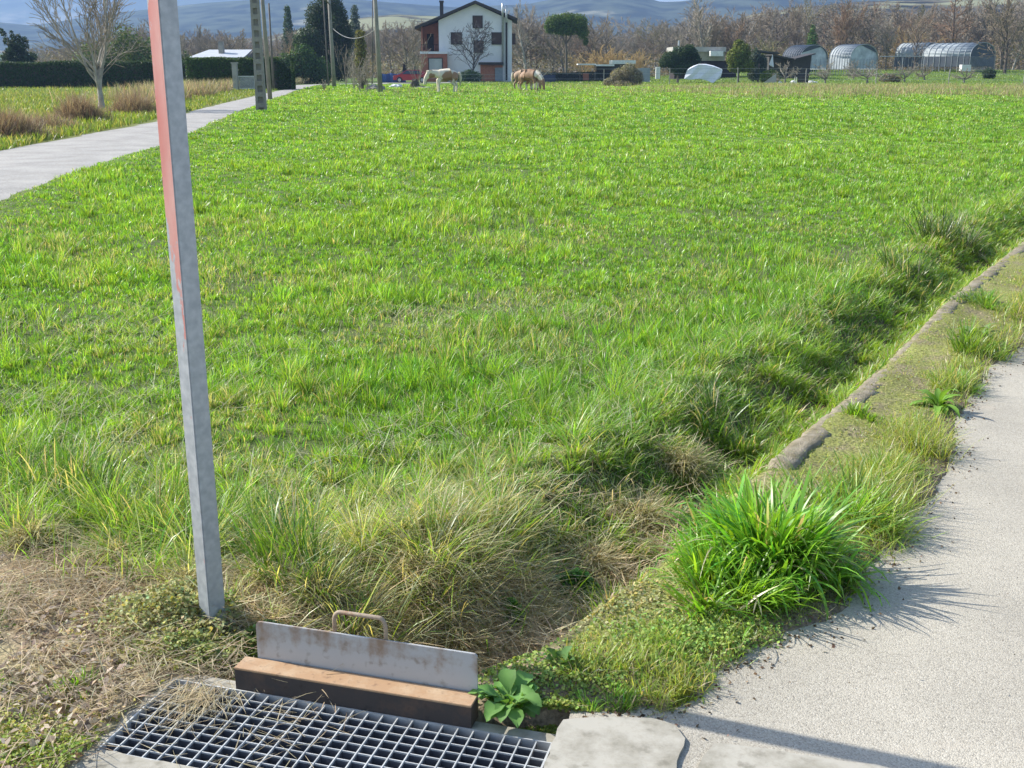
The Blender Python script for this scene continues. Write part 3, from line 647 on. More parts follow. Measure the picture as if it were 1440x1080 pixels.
def strawy():
    nb = NB()
    def mat_of_straw(x, y, L, W, hz, lean0, col, S=3, up=.35):
        n = len(x); z = gh(x, y) + RNG.random(n) ** 2 * hz
        v, t_, cc = ribbon_blades(np.stack([x, y, z], 1), RNG.uniform(-3.14, 3.14, n), L, W, lean0, RNG.uniform(-.3, 1.1, n), col, S, basec=.9, tipc=1.1); nb.add(v, t_, cc)
    # dead turf hanging over the bank behind the drain
    N = 60000; x = RNG.normal(-.08, .38, N); y = 3.22 + .55 * (x + .05) + RNG.normal(0, .26, N)
    s, a = poly_dist(x, y, DITCH); k = (y > 2.78 - .26 * (x + .4)) & (s < .12) & (RNG.random(N) < .1 + sst(.35, .6, fbm(x, y, .16, 140, 2)))
    k &= ~((x < -.7) & (y < 2.9)); x, y = x[k], y[k]; n = len(x); tt = RNG.random(n)[:, None] ** .55
    col = jitter(ST * tt + BR * 1.2 * (1 - tt), n, .25, .08)
    mat_of_straw(x, y, RNG.uniform(.06, .20, n), RNG.uniform(.0024, .0052, n), .05, RNG.uniform(1.0, 1.8, n), col, 4)
    # straw clumps (radial, drooping)
    for (cx, cy, r, cnt, Lm) in [(-.18, 3.12, .09, 700, .26), (-.42, 3.08, .10, 700, .22), (.08, 3.33, .10, 800, .24), (-.1, 3.46, .16, 1100, .20), (.30, 3.72, .14, 900, .24), (-.62, 3.16, .12, 800, .22), (.52, 4.1, .16, 900, .26), (-.30, 3.30, .12, 800, .22), (.75, 4.55, .16, 800, .26), (-.72, 2.98, .07, 400, .17),
                                 (-1.66, 3.52, .10, 900, .2), (-1.95, 3.72, .12, 900, .2), (-1.35, 3.42, .10, 700, .18), (-1.02, 3.17, .10, 700, .18), (-.8, 3.22, .10, 600, .2)]:
        a = RNG.uniform(-3.14, 3.14, cnt); rr = np.abs(RNG.normal(0, r * .5, cnt)); x = cx + np.cos(a) * rr; y = cy + np.sin(a) * rr
        tt = RNG.random(cnt)[:, None]; col = jitter(ST * tt + np.array([.30, .30, .13]) * (1 - tt), cnt, .2, .08)
        az = np.where(RNG.random(cnt) < .5, a, -1.2 + RNG.normal(0, .8, cnt))
        v, t_, cc = ribbon_blades(np.stack([x, y, gh(x, y) + .01], 1), az, Lm * .62 * RNG.uniform(.4, 1.15, cnt), RNG.uniform(.002, .0045, cnt), RNG.uniform(.1, .8, cnt), RNG.uniform(.8, 2.2, cnt), col, 5); nb.add(v, t_, cc)
    # trampled straw on the left
    N = 66000; x = RNG.uniform(-2.5, -.35, N); y = RNG.uniform(2.1, 4.2, N)
    dl = dirt_line(x) - y; pat = fbm(x, y, .22, 150, 3)
    k = (dl > -.18) & (RNG.random(N) < (.1 + .9 * sst(.42, .6, pat)) * (.25 + .75 * sst(.75, .1, dl))) & ~inside(x, y, PIT)
    x, y = x[k], y[k]; n = len(x); tt = RNG.random(n)[:, None]
    col = jitter(ST * .95 * tt + BR * .9 * (1 - tt), n, .25, .07)
    mat_of_straw(x, y, RNG.uniform(.03, .17, n), RNG.uniform(.0016, .0042, n), .045, RNG.uniform(1.1, 1.75, n), col, 3)
    # loose straw through the near field grass
    N = 14000; x, y = frustum(N, 3, 7.5, .6); s, dw, dr, dL = zones(x, y); k = (s < -.2) & (y > dirt_line(x)) & (RNG.random(N) < sst(.45, .6, fbm(x, y, .5, 160, 2)) + .7 * sst(4.4, 3.4, y)); x, y = x[k], y[k]; n = len(x)
    v, t_, cc = ribbon_blades(np.stack([x, y, gh(x, y) + RNG.random(n) * .06], 1), RNG.uniform(-3.14, 3.14, n), RNG.uniform(.08, .26, n), RNG.uniform(.002, .004, n), RNG.uniform(.8, 1.5, n), RNG.uniform(-.2, 1.0, n), jitter(np.array([.50, .50, .30]), n, .15), 4); nb.add(v, t_, cc)
    # on the verge and the ground right of the drain
    N = 9000; x, y = frustum(N, 2.3, 9, 1.2); s, dw, dr, dL = zones(x, y); k = (dw > -.1) & (dr < .02) & (x > -.1); x, y = x[k], y[k]; n = len(x)
    mat_of_straw(x, y, RNG.uniform(.02, .09, n), RNG.uniform(.0014, .003, n), .012, RNG.uniform(1.2, 1.7, n), jitter(ST * .7, n, .3, .08), 3)
    # strands blown over the grate's left end
    N = 260; a = RNG.normal(-.50, .05, N); b = np.abs(RNG.normal(.0, .06, N)); x = GC.x + U.x * a + V.x * b; y = GC.y + U.y * a + V.y * b
    v, t_, cc = ribbon_blades(np.stack([x, y, RNG.uniform(.003, .03, N)], 1), RNG.uniform(-2.6, -1.0, N), RNG.uniform(.05, .16, N), RNG.uniform(.0014, .0028, N), RNG.uniform(1.2, 1.6, N), RNG.uniform(-.05, .25, N), jitter(ST * .8, N, .2, .05), 4); nb.add(v, t_, cc)
    N = 90; a = RNG.uniform(-.6, -.1, N); b = RNG.uniform(.0, .3, N); x = GC.x + U.x * a + V.x * b; y = GC.y + U.y * a + V.y * b
    v, t_, cc = ribbon_blades(np.stack([x, y, np.full(N, .004)], 1), RNG.uniform(-3.1, 3.1, N), RNG.uniform(.03, .13, N), RNG.uniform(.0014, .003, N), RNG.uniform(1.45, 1.57, N), RNG.uniform(-.1, .1, N), jitter(ST * .7, N, .2, .05), 4); nb.add(v, t_, cc)
    tag(nb.build('dry_grass', M['straw']), 'dead straw-coloured grass matted around the drain, on the ditch bank and at the left', 'dry grass', kind='stuff')
strawy()

def litter():
    nb = NB(); N = 15000
    x = RNG.uniform(-2.4, -.3, N); y = RNG.uniform(2.0, 3.7, N); k = (y < dirt_line(x) + .05) & ~inside(x, y, PIT) & (RNG.random(N) < .1 + sst(.4, .65, fbm(x, y, .3, 170, 2)))
    x, y = x[k], y[k]; n = len(x); P = np.stack([x, y, gh(x, y) + .004 + RNG.random(n) * .018], 1)
    nr = np.tile([0, 0, 1.], (n, 1)) + RNG.normal(0, .45, (n, 3)); t = RNG.random(n)[:, None]
    col = jitter(np.array([.62, .53, .43]) * t + np.array([.16, .115, .08]) * (1 - t), n, .25, .06)
    v, q, c = leaves(P, nr, RNG.uniform(.010, .042, n), col, .45); nb.add(v, None, c, q)
    # soil crumbs and bits along the road edge
    Rp = np.array(resample(RE, .02)); N = 4200; i = (RNG.random(N) ** 1.4 * (len(Rp) - 1)).astype(int); x = Rp[i, 0] + RNG.normal(-.02, .06, N); y = Rp[i, 1] + RNG.normal(0, .06, N)
    k = ~inside(x, y, PIT); x, y = x[k], y[k]; n = len(x); dr, _ = poly_dist(x, y, RE)
    P = np.stack([x, y, np.maximum(gh(x, y), np.where(dr > -.1, ROAD_Z, -9)) + .003], 1); col = jitter(np.array([.16, .11, .075]), n, .4, .08)
    v, q, c = leaves(P, RNG.normal(0, 1, (n, 3)) + [0, 0, 1.2], RNG.uniform(.004, .018, n), col, .6); nb.add(v, None, c, q)
    # a few scattered on the road and the pads
    N = 500; x = RNG.uniform(.1, 3.4, N); y = RNG.uniform(2.1, 6, N); k = poly_dist(x, y, RE)[0] > .05; x, y = x[k], y[k]; n = len(x)
    v, q, c = leaves(np.stack([x, y, np.full(n, ROAD_Z + .0135)], 1), np.tile([0, 0, 1.], (n, 1)) + RNG.normal(0, .3, (n, 3)), RNG.uniform(.003, .010, n), jitter(np.array([.2, .15, .1]), n, .4), .6); nb.add(v, None, c, q)
    tag(nb.build('leaf_litter', M['straw']), 'dead leaves and soil crumbs lying left of the grating and along the road edge', 'leaf litter', kind='stuff')
    # small-leaved creeping weeds and moss
    nb = NB()
    def mound(cx, cy, rx, ry, hz, N, size, col, rot=0):
        a = RNG.normal(0, .45, N); b = RNG.normal(0, .45, N); r2 = a * a + b * b; x = cx + a * rx; y = cy + b * ry
        k = ~inside(x, y, GRATE); x, y, r2 = x[k], y[k], r2[k]; n = len(x)
        bump_ = .5 + fbm(x, y, .06, 180, 2)
        z = gh(x, y) + hz * np.exp(-r2 * 1.4) * RNG.random(n) ** .5 * bump_ + .003
        v, q, c = leaves(np.stack([x, y, z], 1), np.tile([0, -.2, 1.], (n, 1)) + RNG.normal(0, .55, (n, 3)), RNG.uniform(.6, 1.4, n) * size, jitter(col, n, .3, .14), .8); nb.add(v, None, c, q)
    mound(-1.0, 2.98, .28, .20, .09, 5200, .012, (.36, .37, .16)); mound(-.90, 2.80, .20, .10, .05, 2600, .011, (.32, .35, .12)); mound(-.68, 2.86, .14, .09, .09, 2600, .013, (.13, .19, .05))
    mound(-1.35, 2.38, .36, .2, .02, 2600, .009, (.34, .38, .09)); mound(-1.1, 2.3, .3, .14, .02, 1600, .010, (.28, .36, .07)); mound(-1.75, 2.9, .22, .16, .05, 2200, .012, (.13, .20, .04))
    mound(-1.8, 2.5, .4, .25, .03, 2600, .011, (.30, .32, .08)); mound(.10, 2.47, .12, .05, .03, 1500, .010, (.26, .33, .07)); mound(.12, 2.62, .3, .14, .02, 2300, .011, (.24, .33, .08)); mound(.55, 2.8, .34, .18, .03, 2300, .011, (.26, .38, .09))
    mound(.45, 2.50, .04, .09, .018, 2600, .006, (.26, .30, .04)); mound(.30, 3.05, .28, .2, .02, 2200, .011, (.36, .35, .16))
    mound(.22, 3.55, .14, .12, .10, 1800, .020, (.10, .22, .04)); mound(.0, 3.28, .10, .1, .10, 900, .022, (.12, .24, .04)); mound(.12, 2.42, .08, .1, .03, 1500, .01, (.27, .30, .06))
    N = 30000; x, y = frustum(N, 3.2, 12, 1.2); s, dw, dr, dL = zones(x, y); k = k_ = (dw > -.03) & ((dw > .05) | (RNG.random(N) < .3)) & (dr < -.03) & (RNG.random(N) < .22 + sst(.4, .6, fbm(x, y, .2, 190, 2))); x, y = x[k], y[k]; n = len(x)
    v, q, c = leaves(np.stack([x, y, np.maximum(gh(x, y), .058 * (dw[k_] < .06)) + RNG.random(n) * .012], 1), np.tile([0, 0, 1.], (n, 1)) + RNG.normal(0, .5, (n, 3)), RNG.uniform(.007, .016, n), jitter((.30, .31, .10), n, .3, .2), .7); nb.add(v, None, c, q)
    tag(nb.build('creeping_weeds', M['leaf']), 'low small-leaved weeds and moss creeping around the post foot and the road edge', 'weeds', kind='stuff')
litter()

# ------------------------------------------------------------------ single plants
def tuft(name, x, y, cnt, r, L, W, col, label, group=None, droop=1.7, dead=.05, lean=.25, cat='grass tuft', S=6, sub=7):
    nb = NB(); z0 = gh1(x, y); k = RNG.integers(0, sub, cnt)
    ca = RNG.uniform(-3.14, 3.14, sub); cr = r * .85 * np.sqrt(RNG.random(sub)); cx, cy = np.cos(ca) * cr, np.sin(ca) * cr; hs = RNG.uniform(.65, 1.1, sub) * (1.1 - .35 * cr / r); hue = RNG.uniform(.8, 1.25, sub)
    px = cx[k] + RNG.normal(0, r * .16, cnt); py = cy[k] + RNG.normal(0, r * .16, cnt); rr = np.hypot(px, py)
    a = np.where(RNG.random(cnt) < .5, np.arctan2(py, px), np.arctan2(py - cy[k], px - cx[k]))
    P = np.stack([px, py, gh(px + x, py + y) - z0 - .01], 1)
    Lb = L * RNG.uniform(.3, 1.15, cnt) ** .8 * hs[k]
    c = jitter(col, cnt, .2, .14) * hue[k][:, None]; dd = RNG.random(cnt) < dead; c = np.where(dd[:, None], jitter(ST * .8, cnt), c)
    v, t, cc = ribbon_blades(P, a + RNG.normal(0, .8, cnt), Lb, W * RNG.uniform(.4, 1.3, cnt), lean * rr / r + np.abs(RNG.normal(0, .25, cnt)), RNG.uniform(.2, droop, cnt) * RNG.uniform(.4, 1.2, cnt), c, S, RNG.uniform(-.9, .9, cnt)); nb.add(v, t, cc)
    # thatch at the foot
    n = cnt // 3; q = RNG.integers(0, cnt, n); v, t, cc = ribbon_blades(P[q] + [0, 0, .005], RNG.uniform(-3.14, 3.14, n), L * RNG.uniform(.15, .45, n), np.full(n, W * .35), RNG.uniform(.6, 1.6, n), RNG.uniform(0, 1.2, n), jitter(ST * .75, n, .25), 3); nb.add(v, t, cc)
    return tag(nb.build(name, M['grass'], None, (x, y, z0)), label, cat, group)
tuft('grass_tuft', .84, 3.27, 1500, .25, .32, .0155, (.18, .36, .042), 'biggest and brightest tuft of broad-bladed grass, throwing its shadow on the road', droop=3.0, dead=.06, lean=.35, S=7, sub=16)
tuft('grass_tuft', .65, 3.10, 900, .19, .20, .009, (.20, .37, .04), 'short pale green grass tuft at the near left foot of the biggest tuft', droop=1.8, lean=.6)
tuft('grass_tuft', 1.18, 3.72, 700, .24, .23, .0065, (.22, .36, .055), 'fine-bladed grass tuft just behind the biggest tuft, leaning over the road edge', droop=2.0, lean=.6)
tuft('grass_tuft', .26, 3.32, 330, .14, .22, .006, (.22, .32, .045), 'light green upright grass tuft in the ditch left of the biggest tuft', droop=1.0, lean=.3)
tuft('grass_tuft', -.70, 3.28, 480, .20, .34, .0065, (.12, .22, .035), 'tall grass tuft just right of the square post', droop=1.6, dead=.15)
tuft('grass_tuft', -1.28, 3.58, 460, .2, .28, .006, (.17, .25, .045), 'long grass tuft left of the square post at the edge of the bare ground', droop=1.7, dead=.25)
tuft('grass_tuft', -1.75, 3.98, 480, .24, .30, .006, (.13, .24, .04), 'dense grass tuft at the far left edge of the photo above the dead straw', droop=1.7, dead=.12)
tuft('grass_tuft', -1.16, 2.60, 150, .07, .06, .004, (.17, .34, .03), 'tiny fresh green grass tuft on the bare ground left of the grating', droop=.9)
tuft('grass_tuft', .235, 2.50, 420, .09, .06, .004, (.19, .36, .04), 'small bright green grass tuft between the grating and the concrete slab', droop=1.2)
tuft('grass_tuft', 2.62, 6.10, 300, .20, .20, .008, (.18, .30, .04), 'yellow-green grass tuft beside the road near the right edge of the photo', droop=1.6)
tuft('grass_tuft', 1.72, 4.42, 220, .12, .085, .005, (.25, .30, .05), 'low yellowish grass tuft jutting into the road beyond the biggest tuft', droop=1.2)
tuft('grass_tuft', 1.05, 5.0, 420, .22, .30, .0065, (.09, .18, .03), 'dark green overhanging grass tuft on the field bank across from the low wall', droop=2.0, dead=.2)
tuft('grass_tuft', 4.1, 10.35, 420, .35, .42, .010, (.10, .17, .05), 'dark grey-green overhanging grass tuft where the field bank meets the right edge of the photo', droop=2.1, dead=.15)
tuft('grass_tuft', 3.25, 8.75, 360, .3, .34, .009, (.10, .18, .04), 'dark overhanging grass tuft on the bank left of the one at the right edge', droop=2.0, dead=.15)
tuft('grass_tuft', 1.62, 4.85, 180, .10, .09, .008, (.20, .33, .04), 'small broad-bladed grass tuft in the middle of the mossy strip', droop=1.3)

tuft('grass_tuft', 1.50, 4.15, 420, .15, .10, .006, (.20, .33, .05), 'weedy green grass tuft at the road edge just beyond the fine-bladed one', droop=1.8, lean=.7)
tuft('grass_tuft', 2.25, 5.45, 420, .17, .13, .007, (.19, .32, .05), 'green grass tuft at the road edge between the two dock rosettes', droop=1.8, lean=.7)
tuft('grass_tuft', 3.2, 7.3, 420, .22, .16, .008, (.17, .29, .05), 'farthest grass tuft on the mossy strip by the right edge of the photo', droop=1.8, lean=.7)
tuft('grass_tuft', .42, 2.72, 500, .15, .065, .005, (.22, .38, .05), 'flat fresh grass tuft on the soil left of the road corner', droop=1.8, lean=.9)
tuft('grass_tuft', .10, 2.425, 260, .10, .055, .004, (.20, .36, .05), 'low grass tuft hanging over the right end of the grating beside the kerb', droop=1.6, lean=.8)
tuft('grass_tuft', -.36, 3.16, 260, .12, .15, .005, (.20, .32, .06), 'pale green grass tuft on the straw-covered bank straight behind the looped handle', droop=1.8, lean=.6, dead=.4)
tuft('grass_tuft', .12, 3.62, 300, .13, .15, .005, (.18, .32, .05), 'green grass tuft on the straw-covered bank left of the ditch bend', droop=1.8, lean=.6, dead=.3)
tuft('grass_tuft', -1.55, 3.05, 220, .11, .09, .0045, (.17, .31, .05), 'small green grass tuft in the dead straw at the left side of the photo', droop=1.6, lean=.7, dead=.2)
tuft('grass_tuft', -1.42, 2.62, 200, .09, .06, .004, (.18, .33, .05), 'small green grass tuft among dead leaves near the left edge, below the other', droop=1.6, lean=.7)

def leafy(name, x, y, n, L, Wd, col, label, droop=.9, cat='weed', wav=.3, up=.5, stalk=.12):
    """rosette of broad leaves with a midrib fold"""
    root = empty(name, (x, y, gh1(x, y)), 0, label, cat)
    for i in range(n):
        a = i * 2.4 + random.random() * .9; l = L * random.uniform(.45, 1.15); ln = random.uniform(up * .6, up * 1.5) if i > n // 3 else random.uniform(.1, up * .7)
        d = Vector((math.cos(a), math.sin(a), 0)); sd = Vector((-d.y, d.x, 0)); p = d * .01; th = ln
        K = 7; vs = []; fs = []; cs = []
        c0 = np.array(col) * random.uniform(.75, 1.3)
        for k in range(K + 1):
            t = k / K; wk = Wd * (math.sin(math.pi * min(1, max(0, (t - stalk) / (1 - stalk))) ** .75) * .5 + .05 * (1 - t)) * random.uniform(.85, 1.15)
            nv = Vector((-d.x * math.cos(th), -d.y * math.cos(th), math.sin(th)))
            for q in (-1, 0, 1):
                off = sd * wk * q * .96 + nv * (wk * .35 * abs(q) + (random.random() - .5) * wk * wav * abs(q)); vs.append(tuple(p + off)); cs.append(c0 * (1.25 if q == 0 else 1))
            p = p + (d * math.sin(th) + Vector((0, 0, 1)) * math.cos(th)) * (l / K); th += droop / K * (1 + t)
        for k in range(K):
            for q in range(2): j = k * 3 + q; fs.append((j, j + 1, j + 4, j + 3))
        link('leaf', np_mesh('leaf', np.array(vs), None, np.array(fs), np.clip(np.array(cs), 0, .8), True), M['leaf'], root)
    return root
random.seed(11)
leafy('leafy_weed', -.005, 2.50, 34, .11, .05, (.13, .26, .065), 'cabbage-like weed with broad leaves beside the right end of the rusty kerb', 1.2, wav=.9, up=.75, stalk=.38)
leafy('dock_weed', 2.04, 5.05, 34, .165, .034, (.15, .28, .045), 'rosette of long pale green dock leaves beside the road, the nearer of two', 1.3, up=1.1)
leafy('dock_weed', 2.75, 6.35, 34, .18, .038, (.17, .25, .09), 'rosette of grey-green dock leaves against the right edge of the photo', 1.3, up=1.1)
leafy('leafy_weed', .13, 2.66, 5, .055, .045, (.08, .16, .05), 'dark-leaved small weed on the bare soil just right of the cabbage-like weed', .5)

# ------------------------------------------------------------------ bare trees
def segs_mesh(name, S_, n=3):
    p0 = np.array([s[0] for s in S_]); p1 = np.array([s[1] for s in S_]); r0 = np.array([s[2] for s in S_]); r1 = np.array([s[3] for s in S_])
    return segs_arr(name, p0, p1, r0, r1, n)
def segs_arr(name, p0, p1, r0, r1, n=3):
    d = p1 - p0; d /= np.linalg.norm(d, axis=1, keepdims=True) + 1e-9
    ref = np.where(np.abs(d[:, 2:3]) > .9, np.array([[1., 0, 0]]), np.array([[0, 0, 1.]]))
    a = np.cross(d, ref); a /= np.linalg.norm(a, axis=1, keepdims=True); b = np.cross(d, a)
    vs = []
    for (p, r) in ((p0, r0), (p1, r1)):
        for k in range(n):
            t = 2 * math.pi * k / n; vs.append(p + (a * math.cos(t) + b * math.sin(t)) * r[:, None])
    V_ = np.stack(vs, 1).reshape(-1, 3); N = len(p0); base = (np.arange(N) * 2 * n)[:, None]
    Q = np.concatenate([base + np.array([[k, (k + 1) % n, n + (k + 1) % n, n + k]]) for k in range(n)])
    return np_mesh(name, V_, None, Q, None, True)
def grow(rng, out, p, d, L, r, lvl, prm):
    nseg = prm['seg'][lvl]; q = p.copy(); dr = d.copy(); r_ = r; taper = prm['taper'][lvl]
    stations = []
    for i in range(nseg):
        dr = dr + rng.normal(0, prm['wob'][lvl], 3) + np.array([0, 0, prm['up'][lvl]]); dr /= np.linalg.norm(dr)
        q2 = q + dr * (L / nseg); r2 = r * (1 - (1 - taper) * (i + 1) / nseg)
        out.append((q, q2, r_, r2, lvl)); stations.append((q2, dr.copy(), r2, (i + 1) / nseg)); q = q2; r_ = r2
    if lvl + 1 < len(prm['seg']):
        nc = prm['n'][lvl]
        for c in range(nc):
            t = prm['t0'][lvl] + (1 - prm['t0'][lvl]) * (c + rng.random()) / nc
            i = min(nseg - 1, int(t * nseg)); a = stations[i - 1] if i > 0 else (p, d, r, 0); b = stations[i]
            f = t * nseg - i; q = a[0] * (1 - f) + b[0] * f
            ang = rng.normal(prm['ang'][lvl], .16); az = rng.random() * 6.283 if lvl else c * 2.4 + rng.random()
            ax = np.cross(b[1], [0.3, .2, 1.0]); ax /= np.linalg.norm(ax) + 1e-9; bx = np.cross(b[1], ax)
            nd = b[1] * math.cos(ang) + (ax * math.cos(az) + bx * math.sin(az)) * math.sin(ang)
            shape = prm['shape'](t) if lvl == 0 else 1
            grow(rng, out, q, nd, L * prm['len'][lvl] * shape * rng.uniform(.7, 1.15) * (1 if lvl == 0 else (1.15 - .5 * t)), min(a[2] * .8, r * prm['rad'][lvl]) * rng.uniform(.8, 1.1), lvl + 1, prm)
def prm(**k):
    d = dict(seg=(8, 5, 4, 3), taper=(.12, .2, .25, .4), wob=(.05, .12, .15, .18), up=(.02, .05, .04, .02), n=(16, 6, 5), t0=(.25, .2, .2), ang=(.75, .65, .6), len=(.5, .5, .5), rad=(.4, .45, .5), shape=lambda t: 1.1 - .6 * t); d.update(k); return d
KINDS = {
 'vase': prm(seg=(5, 7, 5, 3), n=(12, 11, 7), t0=(.22, .2, .2), ang=(.5, .55, .6), len=(.80, .5, .5), rad=(.42, .36, .5), up=(.02, .10, .05, .03), shape=lambda t: 1.05 - .35 * t),
 'poplar': prm(n=(26, 5, 3), t0=(.14, .2, .2), ang=(.42, .4, .45), len=(.42, .42, .45), rad=(.26, .42, .5), up=(.0, .09, .06, .04), shape=lambda t: 1.05 - .75 * t),
 'round': prm(n=(18, 7, 5), t0=(.2, .15, .2), ang=(.8, .65, .6), len=(.55, .5, .5), rad=(.36, .42, .5), up=(.02, .06, .03, .02), shape=lambda t: .75 + .5 * math.sin(3.1 * t) - .25 * t),
 'cone': prm(n=(40, 9, 2), t0=(.12, .12, .2), ang=(1.15, .5, .5), len=(.36, .34, .4), rad=(.16, .4, .5), up=(.0, .05, .05, .02), wob=(.02, .06, .1, .15), shape=lambda t: 1.15 - 1.0 * t),
 'spread': prm(seg=(3, 8, 5, 3), n=(11, 11, 7), t0=(.35, .15, .2), ang=(.62, .5, .55), len=(2.5, .42, .45), rad=(.42, .34, .5), up=(.02, .09, .05, .03), wob=(.03, .09, .13, .18), shape=lambda t: 1.1 - .3 * t),
 'shrub': prm(seg=(2, 6, 3, 2), n=(13, 4, 2), t0=(.1, .3, .2), ang=(.42, .4, .4), len=(5.2, .30, .4), rad=(.28, .42, .5), up=(.0, .05, .05, .02), wob=(.05, .10, .15, .15), shape=lambda t: 1),
 'orchard': prm(seg=(2, 5, 4, 3), n=(7, 8, 5), t0=(.5, .2, .2), ang=(.95, .7, .7), len=(2.6, .42, .45), rad=(.5, .4, .5), up=(.0, .05, .03, .02), wob=(.05, .2, .2, .2), shape=lambda t: 1),
 'fan': prm(seg=(2, 6, 3, 2), n=(24, 6, 3), t0=(.1, .3, .2), ang=(.42, .3, .3), len=(5.2, .34, .4), rad=(.34, .42, .5), up=(.0, .05, .05, .02), shape=lambda t: 1),
}
def tree_meshes(kind, seed, H, r0, rmin=.010, scale_len=1.0):
    rng = np.random.default_rng(seed); out = []; P_ = KINDS[kind]
    L = H * (.95 if kind in ('poplar', 'cone') else .62 if kind == 'round' else .50 if kind == 'vase' else .27 if kind in ('spread', 'orchard') else .16)
    grow(rng, out, np.zeros(3), np.array([rng.normal(0, .03), rng.normal(0, .03), 1.]), L, r0, 0, P_)
    top = max(s[1][2] for s in out); k = H / top
    out = [(a * k, b * k, max(r, rmin), max(q, rmin * .8), l) for a, b, r, q, l in out]
    big = [s for s in out if s[4] <= (1 if kind in ('vase', 'round', 'fan', 'spread', 'shrub', 'orchard') else 0)]; tw = [s for s in out if s not in big] if False else [s for s in out if s[4] > (1 if kind in ('vase', 'round', 'fan', 'spread', 'shrub', 'orchard') else 0)]
    return segs_mesh('trunk', big, 6), segs_mesh('crown', tw, 3)
def bare_tree(name, kind, seed, H, r0, loc, label, group=None, bark='bark', twig='twig', rmin=.010, cat='bare tree'):
    root = empty(name, loc, 0, label, cat, group); a, b = tree_meshes(kind, seed, H, r0, rmin)
    link('trunk', a, M[bark], root); link('crown', b, M[twig], root); return root
def place(px, Y, py=110): x = xt(px, Y, py); return (x, Y, gh1(x, Y) - .03)

# the white-trunked tree by the lane, and small bare trees near it
bare_tree('bare_tree', 'spread', 21, 6.6, .15, place(143, 44, 150), 'spreading bare tree with a pale trunk between the lane and the long left hedge', None, 'bark_pale', 'twig_grey', .011)

# ------------------------------------------------------------------ leafy trees, hedges, shrubs
def leafy_tree(name, blobs, N, size, col, loc, label, trunk=None, group=None, cat='tree', bark='bark', shell=.55, core=None, asp=.6):
    root = empty(name, loc, 0, label, cat, group)
    P, nr = crown_pts(blobs, N, shell); k = P[:, 2] > .02; P, nr = P[k], nr[k]
    v, q, c = leaves(P, nr, RNG.uniform(.6, 1.3, len(P)) * size, jitter(col, len(P), .28, .12), asp)
    if core:
        pass
    link('crown', np_mesh('crown', v, None, q, c), M['leaf'], root)
    mb = MB()
    for pts, r in (trunk or []): mb.tube(pts, r, 7)
    if trunk: mb.build('trunk', M[bark], root)
    return root
DARK = (.030, .055, .020); PINE = (.045, .085, .022)
# clipped hedges
def hedge(px0, px1, Y, pyt, thick, col, label, N, ends=0.0, Y1=None):
    x0, x1 = xt(px0, Y, 110), xt(px1, Y1 or Y, 110); Y1 = Y1 or Y
    zt_ = zt(pyt, (Y + Y1) / 2); z0 = gh1(x0, Y) - .1; L = math.hypot(x1 - x0, Y1 - Y); a = math.atan2(Y1 - Y, x1 - x0)
    root = empty('hedge', (x0, Y, z0), a, label, 'hedge'); H = zt_ - z0
    n = N; u = RNG.random(n) * L; t = RNG.random(n); per = RNG.random(n) * (2 * H + thick)
    yy = np.where(per < H, 0, np.where(per < H + thick, per - H, thick)); zz = np.where(per < H, per, np.where(per < H + thick, H, per - H - thick))
    nr = np.stack([np.zeros(n), np.where(per < H, -1., np.where(per < H + thick, 0, 1.)), np.where((per >= H) & (per < H + thick), 1., .1)], 1)
    wv = .12 * (fbm(u, zz, 1.3, 200) - .5) + RNG.normal(0, .05, n)
    top = .18 * (fbm(u, u * 0, 2.2, 205) - .5)
    P = np.stack([u, yy, zz + top * zz / H], 1) + nr * wv[:, None]
    if ends:
        e = sst(L - ends, L, u) ** 2; P[:, 2] = P[:, 2] * (1 - .28 * e * (zz / H)); P[:, 1] = thick / 2 + (P[:, 1] - thick / 2) * (1 - .55 * e)
        k = RNG.random(n) < .12; th = RNG.random(n) * 6.28; rr = RNG.random(n)
        P[k, 0] = (L + .35 * np.cos(rr * 1.57))[k]; P[k, 1] = (thick * rr)[k]; 
    v, q, c = leaves(P, nr + RNG.normal(0, .45, (n, 3)), RNG.uniform(.10, .2, n), jitter(col, n, .25, .1), .7)
    link('foliage', np_mesh('foliage', v, None, q, c), M['leaf'], root)
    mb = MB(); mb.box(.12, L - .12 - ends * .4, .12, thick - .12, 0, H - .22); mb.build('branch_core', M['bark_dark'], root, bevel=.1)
    return root
hedge(-70, 262, 93, 88, 2.2, (.032, .062, .022), 'long dark clipped hedge running behind the pale-trunked tree at the left edge', 26000)
hedge(262, 334, 88, 83.5, 2.2, (.05, .095, .022), 'dark clipped hedge right of the square post, in front of the grey-roofed house', 9000)
hedge(334, 403, 86, 83.5, 3.2, (.04, .075, .022), 'dark clipped hedge with a rounded end beside the lane behind the concrete poles', 11000, ends=1.6)
# gate pillar and railing in the hedge
M['render_white'] = mat('white_render', (.74, .75, .76), .9, scale=.7, col2=(.62, .63, .65))
M['pale_conc'] = mat('pale_concrete', (.42, .40, .37), .9, scale=1.5, col2=(.28, .27, .24), bump=.3, bscale=9)
p = place(331, 84, 110); mb = MB(); mb.box(-.18, .18, -.18, .18, 0, 1.9); mb.box(-.23, .23, -.23, .23, 1.9, 2.0)
tag(mb.build('gate_pillar', M['pale_conc'], None, p, bevel=.02), 'pale concrete gate pillar standing at the gap in the dark hedge', 'gate pillar')
p = place(334, 84, 110); mb = MB(); Lr = xt(357, 84, 110) - p[0]
for i in range(15): x = .1 + i * (Lr - .1) / 14; mb.box(x - .015, x + .015, -.015, .015, .1, 1.0)
mb.box(.05, Lr + .05, -.03, .03, .98, 1.04); mb.box(.05, Lr + .05, -.03, .03, .12, .18); 
